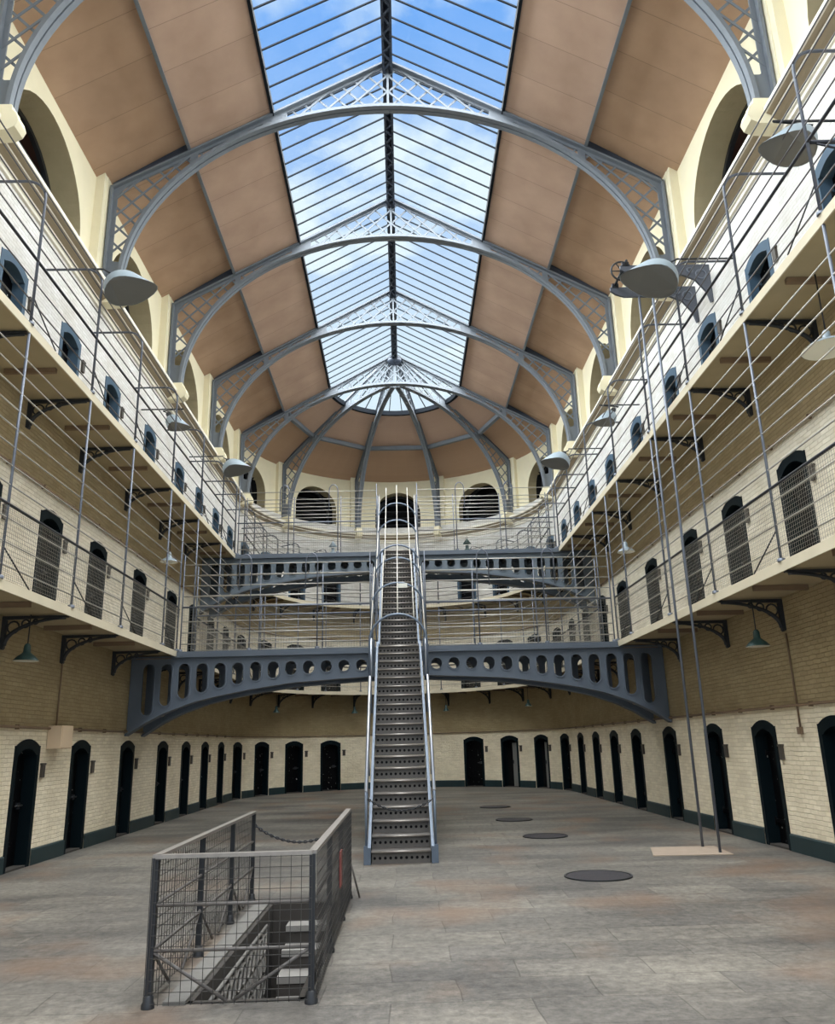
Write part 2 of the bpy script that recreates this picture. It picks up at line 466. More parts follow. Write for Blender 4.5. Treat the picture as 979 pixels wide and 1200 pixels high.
# upper clerestory walls with arched openings
def roofz(ax): return 15.9 - .558 * ax
XU = 5.9
mids = [(TR[i] + TR[i + 1]) / 2 for i in range(4)] + [TR[0] - 2.265, TR[0] - 2.265 - 4.53, TR[0] - 2.265 - 9.06]
for sgn, nm in ((-1, 'wall_left_upper'), (1, 'wall_right_upper')):
    mb = MB()
    strip(mb, lambda s, z: Vector((sgn * XU, s, z)), Y0, YC, 10.2, 12.95,
          [(m, 1.5, 10.25, 11.0, 12.45, 'arc') for m in mids if m - 1.5 > Y0], 3.0)
    o = mb.build(nm, M['upper'], uv=True, fix=False)
    if o.data.polygons[0].normal.x * sgn > 0: o.data.flip_normals()
    solid(o, .5); o.data.materials.append(M['reveal']); o.modifiers['thickness'].material_offset_rim = 1
    struct(o, ('left' if sgn < 0 else 'right') + ' cream upper wall of arched openings above the cornice', 'wall')
    for y in [TR[0] - 4.53] + TR:
        b = MB(); b.box((sgn * 5.83, y, 11.58), (.2, .62, 2.6)); b.box((sgn * 5.80, y, 11.58), (.16, .34, 2.62))
        b.build('pilaster', M['upper'], o)
        b = MB()
        b.prism([(0, 10.02), (.4, 10.04), (.5, 10.1), (.54, 10.2), (.5, 10.32), (.44, 10.38), (.42, 10.47), (0, 10.47)],
                lambda u, v, t: (sgn * (5.72 - u), y + t, v), -.13, .13)
        b.build('corbel', M['upper'], o)
mb = MB()
ah = math.degrees(.98 / XU)
ARCH_A = [-72, -36, 0, 36, 72]
def pathU(a, r, z): a = math.radians(a); return Vector((r * math.sin(a), YC + r * math.cos(a), z))
strip(mb, lambda s, z: pathU(s, XU, z), -90, 90, 10.2, 12.95, [(a, ah, 10.45, 11.3, 12.25, 'arc') for a in ARCH_A], 2.5, uvs=.1)
UPB = mb.build('wall_back_upper', M['upper'], uv=True, fix=False)
p0 = UPB.data.polygons[0]
if p0.normal.dot(Vector((0, YC, p0.center.z)) - p0.center) < 0: UPB.data.flip_normals()
solid(UPB, .5); UPB.data.materials.append(M['reveal']); UPB.modifiers['thickness'].material_offset_rim = 1
struct(UPB, 'cream upper wall of the rounded end with five arched openings', 'wall')
RIBA = [-54, -18, 18, 54]
for a in RIBA:
    R_ = Matrix.Rotation(-math.radians(a), 3, 'Z')
    b = MB(); c = pathU(a, 5.84, 11.58); b.box(c, (.5, .2, 2.6), R_); b.build('pilaster', M['upper'], UPB)
    b = MB()
    b.prism([(0, 10.02), (.4, 10.04), (.5, 10.1), (.54, 10.2), (.5, 10.32), (.44, 10.38), (.42, 10.47), (0, 10.47)],
            lambda u, v, t: pathU(a, 5.72 - u, v) + R_ @ Vector((t, 0, 0)), -.12, .12)
    b.build('corbel', M['upper'], UPB)

# windows in the arches: deep dark openings with louvred boards
wn = 10
def arch_window(n, centre, rz, hw, zs, zt, z0, label, bk='louvre'):
    t = thing('window_%d' % n, label, 'window', centre, rz); t['kind'] = 'structure'
    b = MB()
    out = [(-hw, z0)] + [(hw * -math.cos(PI * i / 14), zs + (zt - zs) * math.sin(PI * i / 14)) for i in range(15)] + [(hw, z0)]
    inn = [((hw - .09) * u / hw, (v - .08) if v > z0 else v) for u, v in out]
    b.ring_plate(out, inn, lambda u, v, s: (u, s, v), .50, .58)
    b.build('frame', M['dark_iron'], None).parent = t
    b = MB(); b.prism(out, lambda u, v, s: (u * 1.05, s, v + .03 if v > z0 else v), .95, 1.0); b.build('backing', M[bk], None).parent = t
    b = MB()
    ring = [(u, v) for u, v in out]
    vs = [(u * 1.04, .3, v + .02) for u, v in ring] + [(u * 1.05, 1.0, v + .03) for u, v in ring]
    k = len(ring); b.add(vs, [(i, (i + 1) % k, k + (i + 1) % k, k + i) for i in range(k)])
    b.build('recess', M[bk], None).parent = t
    for i in range(6):
        z = z0 + .2 + i * .3
        if z > zt - .15: break
        h = hw - .09 if z < zs else (hw - .09) * math.sqrt(max(0.02, 1 - ((z - zs) / (zt - zs)) ** 2))
        b = MB(); b.box((0, .6, z), (2 * h, .14, .03), Matrix.Rotation(.6, 3, 'X')); b.build('louvre', M['dark_iron'], None).parent = t
    return t
for sgn, side in ((-1, 'left'), (1, 'right')):
    for m in sorted(mids):
        if m - 1.5 < 3: continue
        k = sorted([q for q in mids if q - 1.5 > 3]).index(m)
        arch_window(wn, (sgn * XU, m, 0), PI / 2 if sgn < 0 else -PI / 2, 1.5, 11.0, 12.45, 10.25,
                    'deep round-headed opening high on the %s, %s from the front' % (side, ORD[k])); wn += 1
for k, a in enumerate(ARCH_A):
    c = pathU(a, XU, 0)
    arch_window(wn, c, -math.radians(a), .98, 11.3, 12.25, 10.45, 'dark round-headed opening in the far end wall, %s from the left' % ORD[k], 'black'); wn += 1

# cornice, skirting
CP = [(0, 9.90), (.035, 9.92), (.035, 9.98), (.06, 10.0), (.06, 10.05), (.11, 10.09), (.18, 10.13), (.18, 10.17), (.25, 10.2), (.28, 10.22), (.28, 10.29), (-.22, 10.33)]
def sweep(prof, stations, mats, band=()):
    mb = MB(); n = len(prof)
    for i in range(len(stations) - 1):
        for k in range(n - 1):
            a, b = stations[i], stations[i + 1]
            vs = [a(*prof[k]), b(*prof[k]), b(*prof[k + 1]), a(*prof[k + 1])]
            mb.add(vs, [(0, 1, 2, 3)], 1 if k in band else 0)
    return mb
def st_line(sgn, y): return lambda d, z: Vector((sgn * (W - d), y, z))
def st_arc(a): return lambda d, z: path('A', a, d, z)
tn = 1
for prof, nm, mats, lab, band in (
        (CP, 'trim', [M['cornice'], M['cornice_shadow']], 'moulded cream cornice above the top gallery', (4, 5, 7)),
        ([(0, .0), (.025, .0), (.025, .22), (.012, .235), (0, .24)], 'baseboard', [M['skirting']], 'dark green painted skirting band', ())):
    for side in ('left', 'right', 'back'):
        if nm == 'trim' or True:
            segs = []
            if side == 'back':
                segs = [(-90, 90)] if nm == 'trim' else []
                if nm == 'baseboard':
                    cur = -90
                    for a in sorted([-x for x in DA] + DA):
                        segs.append((cur, a - aw)); cur = a + aw
                    segs.append((cur, 90))
            else:
                if nm == 'trim': segs = [(Y0, YC)]
                else:
                    cur = Y0
                    for y in doors_on('L' if side == 'left' else 'R', 0): segs.append((cur, y - DW)); cur = y + DW
                    segs.append((cur, YC))
            mbt = MB()
            for a, b in segs:
                if side == 'back':
                    n = max(2, int((b - a) / 3)); stn = [st_arc(a + (b - a) * i / n) for i in range(n + 1)]
                else:
                    sg = -1 if side == 'left' else 1; stn = [st_line(sg, a), st_line(sg, b)]
                s = sweep(prof, stn, mats, band)
                mbt.add(s.v, s.f); mbt.mi[-len(s.mi):] = s.mi
            name = ('trim_%d' % tn) if nm == 'trim' else 'baseboard_' + side
            o = mbt.build(name, mats); tn += nm == 'trim'
            struct(o, lab + (' along the %s wall' % side if side != 'back' else ' round the far end'), 'cornice' if nm == 'trim' else 'skirting')

# ------------------------------------------------------------------ floor with the stairwell opening
PX0, PX1, PY0, PY1 = -1.43, -.64, 6.12, 9.62
mb = MB()
XE = 6.05
mb.add([(-XE, Y0, 0), (XE, Y0, 0), (XE, PY0, 0), (-XE, PY0, 0)], [(0, 1, 2, 3)])
mb.add([(-XE, PY1, 0), (XE, PY1, 0), (XE, 34, 0), (-XE, 34, 0)], [(0, 1, 2, 3)])
mb.add([(-XE, PY0, 0), (PX0, PY0, 0), (PX0, PY1, 0), (-XE, PY1, 0)], [(0, 1, 2, 3)])
mb.add([(PX1, PY0, 0), (XE, PY0, 0), (XE, PY1, 0), (PX1, PY1, 0)], [(0, 1, 2, 3)])
o = mb.build('floor', M['floor'], fix=False)
if o.data.polygons[0].normal.z < 0: o.data.flip_normals()
struct(o, 'worn grey brown stone flagged floor of the hall', 'floor')
# the pit under it
mb = MB(); d = -2.4
mb.add([(PX0, PY0, 0), (PX0, PY1, 0), (PX0, PY1, d), (PX0, PY0, d)], [(0, 1, 2, 3)])
mb.add([(PX1, PY0, 0), (PX1, PY1, 0), (PX1, PY1, d), (PX1, PY0, d)], [(3, 2, 1, 0)])
mb.add([(PX0, PY0, 0), (PX1, PY0, 0), (PX1, PY0, d), (PX0, PY0, d)], [(3, 2, 1, 0)])
mb.add([(PX0, PY1, 0), (PX1, PY1, 0), (PX1, PY1, d), (PX0, PY1, d)], [(0, 1, 2, 3)])
mb.add([(PX0, PY0, d), (PX1, PY0, d), (PX1, PY1, d), (PX0, PY1, d)], [(0, 1, 2, 3)])
o = mb.build('wall_pit', M['pit'], fix=False); struct(o, 'dark stone lining of the stair pit in the floor', 'wall')
o.modifiers.new('thickness', 'SOLIDIFY').thickness = .0 if False else .08
o.modifiers['thickness'].offset = 0

# ------------------------------------------------------------------ roof: boarded ceilings
XS, XP = 2.45, 4.1
def ceil_panel(mb, pts, v0, v1, along):
    pass
for sgn, side in ((-1, 'left'), (1, 'right')):
    mb = MB()
    for (xa, za, xb, zb, mi) in ((XS, roofz(XS) + .02, XP + .02, roofz(XP) + .02, 0), (XP - .05, roofz(XP) + .26, 5.95, 12.74, 1)):
        ln = math.hypot(xb - xa, zb - za)
        ys = [Y0] + [YC]
        for i in range(1):
            a, b = ys[i], ys[i + 1]
            vs = [(sgn * xa, a, za), (sgn * xb, a, zb), (sgn * xb, b, zb), (sgn * xa, b, za)]
            mb.add(vs, [(0, 1, 2, 3)], mi, False, [(0, a + mi * .3), (ln, a + mi * .3), (ln, b + mi * .3), (0, b + mi * .3)])
    o = mb.build('ceiling_' + side, [M['board'], M['board_low']], uv=True, fix=False)
    for p in o.data.polygons:
        if p.normal.z > 0: p.flip()
    solid(o, .12)
    struct(o, 'brown boarded sloping ceiling on the %s of the skylight' % side, 'ceiling')
mb = MB()
N = 36
for i in range(N):
    a0 = -90 + 180 * i / N; a1 = -90 + 180 * (i + 1) / N
    for (ra, za, rb, zb, mi) in ((XS, roofz(XS) + .02, XP + .02, roofz(XP) + .02, 0), (XP - .05, roofz(XP) + .16, 5.95, 12.72, 1)):
        vs = [pathU(a0, ra, za), pathU(a0, rb, zb), pathU(a1, rb, zb), pathU(a1, ra, za)]
        mb.add(vs, [(0, 1, 2, 3)], mi, False, [(0, .45), (rb - ra, .45), (rb - ra, .47), (0, .47)])
o = mb.build('ceiling_back', [M['board'], M['board_low']], uv=True, fix=False)
for p in o.data.polygons:
    if p.normal.z > 0: p.flip()
solid(o, .1)
struct(o, 'brown boarded half dome ceiling of the rounded end', 'ceiling')

# ------------------------------------------------------------------ skylight
gz = .09
for n, sgn in ((1, -1), (2, 1)):
    t = thing('window_%d' % n, 'long %s slope of the glazed skylight along the ridge' % ('left' if sgn < 0 else 'right'), 'skylight', (sgn * XS, YC, roofz(XS) + gz)); t['kind'] = 'structure'
    b = MB()
    b.add([(sgn * 2.5, Y0, roofz(2.5) + gz), (sgn * .03, Y0, roofz(.03) + gz), (sgn * .03, YC, roofz(.03) + gz), (sgn * 2.5, YC, roofz(2.5) + gz)], [(0, 1, 2, 3)])
    b.build('glass_pane', M['glass'], t, fix=False)
    y = YC - .226; k = 0
    while y > Y0:
        b = MB(); b.bar((sgn * 2.5, y, roofz(2.5) + gz - .022), (sgn * .05, y, roofz(.05) + gz - .022), .027, .03); b.build('glazing_bar', M['curb'], t)
        y -= .453; k += 1
    b = MB(); b.bar((sgn * XS, Y0, roofz(XS) + .03), (sgn * XS, YC, roofz(XS) + .03), .065, .15); b.build('curb', M['curb'], t)
t = thing('window_3', 'half round glazed lantern of radiating panes over the far end', 'skylight', (0, YC, roofz(XS) + gz)); t['kind'] = 'structure'
b = MB(); N = 30
for i in range(N):
    a0 = -90 + 180 * i / N; a1 = a0 + 180 / N
    b.add([pathU(a0, 2.5, roofz(2.5) + gz), pathU(a1, 2.5, roofz(2.5) + gz), pathU(0, 0, roofz(0) + gz)], [(0, 1, 2)])
b.build('glass_pane', M['glass'], t, fix=False)
for i in range(1, 15):
    a = -90 + 180 * i / 15
    b = MB(); b.bar(pathU(a, 2.5, roofz(2.5) + gz - .022), pathU(a, .12, roofz(.12) + gz - .022), .03, .03); b.build('glazing_bar', M['curb'], t)
b = MB()
for i in range(N):
    a0 = -90 + 180 * i / N; a1 = a0 + 180 / N
    for (ra, rb, za, zb) in ((2.4, 2.52, -.08, .1),):
        p = [pathU(a0, ra, roofz(XS) + za), pathU(a0, rb, roofz(XS) + za), pathU(a0, rb, roofz(XS) + zb), pathU(a0, ra, roofz(XS) + zb),
             pathU(a1, ra, roofz(XS) + za), pathU(a1, rb, roofz(XS) + za), pathU(a1, rb, roofz(XS) + zb), pathU(a1, ra, roofz(XS) + zb)]
        b.add(p, [(0, 4, 5, 1), (1, 5, 6, 2), (2, 6, 7, 3), (3, 7, 4, 0)])
b.build('ring_curb', M['curb'], t)

# ridge beam: two plates and a lattice
t = thing('ridge_beam', 'dark latticed iron ridge beam running the length of the skylight', 'beam', (0, YC, 15.7))
b = MB()
for sx in (-1, 1):
    b.bar((sx * .085, Y0, 15.74), (sx * .085, YC + .1, 15.74), .05, .26)
b.build('side_plate', M['ridge'], t)
b = MB(); y = Y0; k = 0
while y < YC:
    s = 1 if k % 2 else -1
    b.bar((-.08 * s, y, 15.62), (.08 * s, y + .22, 15.62), .05, .012); y += .22; k += 1
b.build('lattice', M['ridge'], t)
b = MB(); b.bar((0, Y0, 15.86), (0, YC, 15.86), .2, .02); b.build('cap_plate', M['ridge'], t)
b = MB(); b.lathe([(.02, 15.45), (.2, 15.5), (.28, 15.58), (.28, 15.66), (.12, 15.7)], (0, YC - .02, 0), 16); b.build('hub_boss', M['ridge'], t)

# purlins
for sgn, side in ((-1, 'left'), (1, 'right')):
    b = MB(); b.bar((sgn * (XP + .04), Y0, roofz(XP) + .11), (sgn * (XP + .04), YC, roofz(XP) + .11), .03, .28)
    b.bar((sgn * (XP + .03), Y0, roofz(XP) - .03), (sgn * (XP + .03), YC, roofz(XP) - .03), .07, .02)
    tag(b.build('purlin', M['truss']), 'long iron purlin under the %s ceiling slope' % side, 'beam', 'roof purlins')
angs = [-90] + RIBA + [90]
lab5 = ['leftmost short purlin of the rounded end, beside the last truss', 'second short purlin of the rounded end from the left', 'middle short purlin of the rounded end above the stairs', 'second short purlin of the rounded end from the right', 'rightmost short purlin of the rounded end, beside the last truss']
for k in range(5):
    a0, a1 = angs[k] + 1.0, angs[k + 1] - 1.0
    b = MB(); b.bar(pathU(a0, XP, roofz(XP) - .02), pathU(a1, XP, roofz(XP) - .02), .14, .16)
    tag(b.build('purlin', M['truss']), lab5[k], 'beam', 'roof purlins of the rounded end')

# ------------------------------------------------------------------ trusses
AR, AZ = 5.85, 8.82
EA, EZ, EB = 5.35, 10.45, 4.21
def archz(x): return EZ + EB * math.sqrt(max(0, 1 - (x / EA) ** 2))
def arcp(th, off):
    s_, c_ = math.sin(th), math.cos(th); n_ = math.hypot(s_ / EA, c_ / EB)
    return EA * s_ + off * s_ / EA / n_, EZ + EB * c_ + off * c_ / EB / n_
XF = 5.66
def lattice_segments(half=True):
    segs = []
    def inside(x, z):
        return 0.0 <= x <= XF - .03 and z < roofz(x) - .06 and (x > EA + .03 or z > archz(x) + .03) and z > 10.95
    for dx, dz in ((1, 1), (1, -1)):
        for k in range(-60, 90):
            off = k * .42
            run = []; pts = []
            for i in range(0, 600):
                x = i * .01
                z = dz * x + off + (0 if dz > 0 else .0)
                z = z if dz > 0 else z
                if inside(x, z): run.append((x, z))
                else:
                    if len(run) > 6: segs.append((run[0], run[-1]))
                    run = []
            if len(run) > 6: segs.append((run[0], run[-1]))
    return segs
LAT = lattice_segments()
def half_truss(t, fmap, thick=1.0, side=1):
    """fmap(x, y, z) maps truss-plane coordinates (x out from the axis, y across the web)"""
    F = lambda x, y, z: fmap(x, y, z)
    # arch flange: two angles with a gap
    b = MB(); N = 30; a0 = math.asin(0); a1 = PI / 2
    for off in (-.065, .065):
        for i in range(N):
            th0 = a1 * i / N; th1 = a1 * (i + 1) / N
            q = []
            for th in (th0, th1):
                for r_ in (-.01, .06):
                    for yy in (off - .05, off + .05):
                        ex, ez = arcp(th, r_); q.append(F(ex, yy, ez))
            b.add(q, [(0, 1, 5, 4), (2, 6, 7, 3), (0, 4, 6, 2), (1, 3, 7, 5), (0, 2, 3, 1), (4, 5, 7, 6)])
    b.build('arch_rib', M['truss'], t)
    b = MB()
    for i in range(N):
        th0 = a1 * i / N; th1 = a1 * (i + 1) / N
        q = []
        for th in (th0, th1):
            for r_ in (.03, .12):
                for yy in (-.012, .012):
                    ex, ez = arcp(th, r_); q.append(F(ex, yy, ez))
        b.add(q, [(0, 1, 5, 4), (2, 6, 7, 3), (0, 4, 6, 2), (1, 3, 7, 5)])
    b.build('arch_web', M['truss'], t)
    # top chord
    b = MB()
    P = lambda x, z0, z1, y: [F(x, -y, z0), F(x, y, z0), F(x, y, z1), F(x, -y, z1)]
    def beam(x0, x1, dz0, dz1, y):
        q = P(x0, roofz(x0) + dz0, roofz(x0) + dz1, y) + P(x1, roofz(x1) + dz0, roofz(x1) + dz1, y)
        b.add(q, [(0, 1, 5, 4), (1, 2, 6, 5), (2, 3, 7, 6), (3, 0, 4, 7), (0, 3, 2, 1), (4, 5, 6, 7)])
    beam(0.0, XF, -.05, .0, .1); beam(0.0, XF, -.12, -.05, .014)
    b.build('top_chord', M['truss'], t)
    # filler plate over the lower chord up to the recessed ceiling
    b = MB()
    q = [F(x, y, z) for y in (-.05, .05) for x, z in ((XP + .05, roofz(XP + .05)), (XF, roofz(XF)), (XF, 12.83), (XP + .05, roofz(XP) + .2))]
    b.add(q, [(0, 1, 2, 3), (7, 6, 5, 4), (0, 4, 5, 1), (1, 5, 6, 2), (2, 6, 7, 3), (3, 7, 4, 0)])
    b.build('packing_plate', M['ridge'], t)
    # post against the wall
    b = MB()
    for (x0, x1, y) in ((XF - .02, XF + .03, .1), (XF - .1, XF - .02, .014)):
        q = [F(x, yy, z) for x in (x0, x1) for yy in (-y, y) for z in (10.47, roofz(XF))]
        b.add(q, [(0, 1, 3, 2), (4, 6, 7, 5), (0, 4, 5, 1), (2, 3, 7, 6), (0, 2, 6, 4), (1, 5, 7, 3)])
    b.build('wall_post', M['truss'], t)
    # gusset plates: foot, skylight edge, corner, purlin
    def plate(poly):
        b = MB()
        n = len(poly); q = [F(x, -.02, z) for x, z in poly] + [F(x, .02, z) for x, z in poly]
        b.add(q, [tuple(range(n))[::-1], tuple(range(n, 2 * n))] + [(i, (i + 1) % n, n + (i + 1) % n, n + i) for i in range(n)])
        b.build('gusset_plate', M['truss'], t)
    plate([(5.37, 10.47), (5.66, 10.47), (5.66, 11.0), (5.36, 11.0)])
    plate([(x, archz(x) + .02) for x in (2.15, 2.4, 2.65)] + [(x, roofz(x) - .03) for x in (2.65, 2.15)])
    plate([(5.3, roofz(5.3) - .05), (5.66, 12.45), (5.66, roofz(5.66))])
    plate([(3.98, archz(3.98) + .02), (4.13, archz(4.13) + .02), (4.13, roofz(4.13) - .04), (3.98, roofz(3.98) - .04)])
    lat = [MB(), MB(), MB()]
    for (xa, za), (xb, zb) in LAT:
        b = lat[0 if (xa + xb) / 2 < 2.4 else 1 if (xa + xb) / 2 < 4.05 else 2]
        if 2.25 < (xa + xb) / 2 < 2.5: continue
        p0 = Vector((xa, za)); p1 = Vector((xb, zb)); d = (p1 - p0); d.normalize(); nrm = Vector((-d.y, d.x)) * .021
        if abs((xb - xa)) < .07: continue
        s = 1 if zb > za else -1
        q = []
        for yy in (s * .006, s * .022):
            for pt in (p0 - nrm, p1 - nrm, p1 + nrm, p0 + nrm): q.append(F(pt.x, yy, pt.y))
        b.add(q, [(0, 1, 2, 3), (7, 6, 5, 4), (0, 4, 5, 1), (1, 5, 6, 2), (2, 6, 7, 3), (3, 7, 4, 0)])
    for b in lat: b.build('lattice', M['truss'], t)
tl = ['nearest arched roof truss, cut off by the top of the view', 'second arched roof truss from the front, first one seen whole', 'third arched roof truss from the front', 'fourth arched roof truss from the front', 'last arched roof truss, at the start of the rounded end']
for k, y in enumerate(TR):
    t = thing('roof_truss', tl[k], 'roof truss', (0, y, 10.47), 0, 'latticed roof trusses')
    for sgn in (-1, 1):
        half_truss(t, lambda x, w, z: (sgn * x, y + w, z))
    b = MB(); b.box((0, y, 15.3), (.05, .05, 1.2)); b.build('king_post', M['truss'], t)
rl = ['leftmost radiating roof rib of the rounded end', 'second radiating roof rib from the left, just left of the stairs', 'third radiating roof rib from the left, just right of the stairs', 'rightmost radiating roof rib of the rounded end']
for k, a in enumerate(RIBA):
    t = thing('roof_rib', rl[k], 'roof rib', pathU(a, 5.5, 10.47), 0, 'radiating roof ribs')
    ra = math.radians(a); u = Vector((math.sin(ra), math.cos(ra), 0)); w_ = Vector((math.cos(ra), -math.sin(ra), 0))
    def fm(x, w, z, u=u, w_=w_):
        return Vector((0, YC, z)) + u * max(x, .25) + w_ * (w * .8)
    half_truss(t, fm)

# ------------------------------------------------------------------ cell doors
def opening_outline(hw, zs, zt, n=20):
    return [(-hw, 0)] + [(hw * (-1 + 2 * i / n), zs + (zt - zs) * seg(-1 + 2 * i / n)) for i in range(n + 1)] + [(hw, 0)]
def frame_outline(inset): 
    return opening_outline(DW - inset, 1.755 - inset * 1.4, 1.86 - inset * 1.4)
def make_door(frame_mat, opened=False):
    t = thing('door_1', 'x', 'door'); t['kind'] = 'structure'
    fm = lambda u, v, s: (u, s, v)
    out = opening_outline(DW - .002, 1.755, 1.86); inn = frame_outline(.1)
    b = MB(); b.ring_plate(out, inn, fm, -.012, .24)
    q = out; b.build('door_surround', frame_mat, t)
    if not opened:
        b = MB(); b.prism(frame_outline(.09), fm, .18, .21); leaf = b.build('door_leaf', M['door'], t)
        b = MB(); b.box((0, .15, 1.25), (.2, .03, .16)); b.box((0, .145, 1.25), (.14, .03, .1)); b.build('food_hatch', M['door'], leaf)
        for z in (.35, 1.35):
            b = MB(); b.box((-.12, .152, z), (.42, .02, .06)); b.tube([(-.325, .14, z - .06), (-.325, .14, z + .06)], .018, 8); b.build('strap_hinge', M['door'], leaf)
        b = MB(); b.tube([(.08, .14, .88), (.32, .14, .88)], .016, 8); b.box((.2, .15, .88), (.1, .03, .09)); b.build('bolt', M['dark_iron'], leaf)
        for i in range(3): pass
    else:
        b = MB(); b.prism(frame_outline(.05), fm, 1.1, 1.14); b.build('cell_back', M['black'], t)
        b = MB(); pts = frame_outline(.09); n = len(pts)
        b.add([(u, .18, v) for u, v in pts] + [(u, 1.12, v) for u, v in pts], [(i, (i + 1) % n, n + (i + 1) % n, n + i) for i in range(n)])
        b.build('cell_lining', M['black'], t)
        b = MB(); b.box((.17, .14, .8), (.28, .05, 1.58)); leaf = b.build('door_leaf', M['lamp_in'], t); leaf['label'] = 'pale grey door leaf standing ajar'
        b = MB(); b.box((.07, .1, .9), (.03, .05, .12)); b.build('bolt', M['dark_iron'], leaf)
    b = MB(); b.box((0, .1, .012), (2 * DW - .01, .2, .03)); b.build('threshold', M['pit'], t)
    return t
proto = {0: make_door(M['door_frame']), 1: make_door(M['door_frame']), 2: make_door(M['door_frame_skylit']), 'open': make_door(M['door_frame'], True)}
used = set(); dn = 1
def make_plaque():
    t = thing('door_plaque', 'x', 'plaque')
    b = MB(); b.box((0, -.02, .09), (.1, .04, .19)); b.build('plate', M['plaque'], t)
    b = MB(); b.box((0, -.015, .2), (.13, .06, .03)); b.build('ledge', M['plaque'], t)
    return t
plq = make_plaque(); plq_used = False
LV = ['ground floor', 'first gallery', 'top gallery']
def near_far(k, n): return ORD[k]
for lev, zb in ((0, 0.0), (1, G1), (2, G2)):
    for side in ('L', 'R', 'A'):
        ts = doors_on(side, lev) if side != 'A' else sorted([-x for x in DA] + DA)
        for t_ in ts:
            if side != 'A' and t_ < 4: pass
            key = lev
            if lev == 0 and side == 'A' and t_ in (45.8, 62.8): key = 'open'
            if side == 'A':
                k = ts.index(t_); place = '%s from the left round the far end' % ORD[k]
            else:
                k = ts.index(t_); place = '%s from the front along the %s wall' % (ORD[k], 'left' if side == 'L' else 'right')
            lab = ('%s cell door on the %s, %s' % ('open' if key == 'open' else 'black iron', LV[lev], place))
            loc = path(side, t_, 0, zb); rz = facing(side, t_)
            if key not in used:
                d_ = proto[key]; used.add(key); d_.location = loc; d_.rotation_euler = (0, 0, rz); d_['label'] = lab
            else: d_ = dup(proto[key], loc, rz, lab)
            d_.name = 'door_%d' % dn; dn += 1
            # plaque on the wall to the door's right
            if side != 'A' and t_ < 7: continue
            if side == 'A' and lev == 1: continue
            off = DW + .13
            if side == 'L': q = path('L', t_ + off, 0, zb + 1.28)
            elif side == 'R': q = path('R', t_ - off, 0, zb + 1.28)
            else: q = path('A', t_ + math.degrees(off / W), 0, zb + 1.28)
            pl = 'number plate beside the %s cell door %s' % (LV[lev], place.replace(' along the', ','))
            if not plq_used:
                pp = plq; plq_used = True; pp.location = q; pp.rotation_euler = (0, 0, rz); pp['label'] = pl; pp['group'] = 'number plates beside the cell doors'
            else: dup(plq, q, rz, pl, 'number plates beside the cell doors')

# ------------------------------------------------------------------ galleries
GD = .98     # gallery depth
def gallery(side, top, lab):
    zt = top; zb = top - .09
    loc = path(side, 15 if side != 'A' else 0, .5, zt)
    t = thing('gallery', lab, 'gallery', loc)
    def swp(prof):
        if side == 'A': stn = [st_arc(-90 + 180 * i / 60) for i in range(61)]
        else:
            sg = -1 if side == 'L' else 1; stn = [st_line(sg, Y0), st_line(sg, YC)]
        return sweep(prof + [prof[0]], stn, None)
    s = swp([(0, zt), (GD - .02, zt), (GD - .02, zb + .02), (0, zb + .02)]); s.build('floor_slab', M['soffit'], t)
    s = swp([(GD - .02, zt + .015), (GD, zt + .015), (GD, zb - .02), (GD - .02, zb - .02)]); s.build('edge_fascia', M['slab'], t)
    # short joists under the slab between the brackets
    ts = [p + 1.1 for p in POST_Y] if side != 'A' else [a + 8 for a in POST_A]
    for q in ts:
        if side != 'A' and (q < 6 or q > 27): continue
        if side == 'A' and abs(q) > 88: continue
        b = MB(); b.bar(path(side, q, .12, zb - .02), path(side, q, GD - .12, zb - .02), .06, .07); b.build('joist', M['pipe'], t)
    return t
POST_Y = [2.9, 5.15, 7.4, 9.5, 11.65, 13.75, 16.2, 18.65, 20.95, 23.2, 25.4, 27.4]
POST_A = [-71.5, -54.3, -37.6, -19.5, 0, 19.5, 37.6, 54.3, 71.5]
gn = {'L': 'left', 'R': 'right', 'A': 'rounded end'}
for side in 'LRA':
    for lev, top in ((1, G1), (2, G2)):
        gallery(side, top, '%s %s walkway with a cream edge %s' % ('lower' if lev == 1 else 'upper', 'gallery', {'L': 'along the left cell wall', 'R': 'along the right cell wall', 'A': 'round the far end'}[side]))

# brackets
def make_bracket():
    """origin at the wall under the slab; local -y is toward the hall"""
    t = thing('gallery_bracket', 'x', 'bracket')
    fm = lambda u, v, s: (s, -u, v)
    b = MB()
    b.prism([(0, -.46), (.04, -.48), (.06, -.46), (.06, -.05), (.94, -.03), (.94, 0), (0, 0)], fm, -.03, .03)
    b.build('wall_leg', M['dark_iron'], t)
    b = MB(); pts = []
    for i in range(15):
        a = PI / 2 * i / 14
        pts.append((0, -(.05 + .85 * (1 - math.cos(a))), -.42 + .38 * math.sin(a)))
    b.tube([(p[0], p[1], p[2]) for p in pts], [.035 - .015 * i / 14 for i in range(15)], 6)
    b.build('curved_brace', M['dark_iron'], t)
    b = MB()
    for (cy, cz, r) in ((-.16, -.16, .085), (-.33, -.11, .055), (-.47, -.085, .035)):
        b.tube([(0, cy + r * math.cos(2 * PI * k / 12), cz + r * math.sin(2 * PI * k / 12)) for k in range(12)], .014, 5, True)
    b.build('scrollwork', M['dark_iron'], t)
    return t
br = make_bracket(); first = True
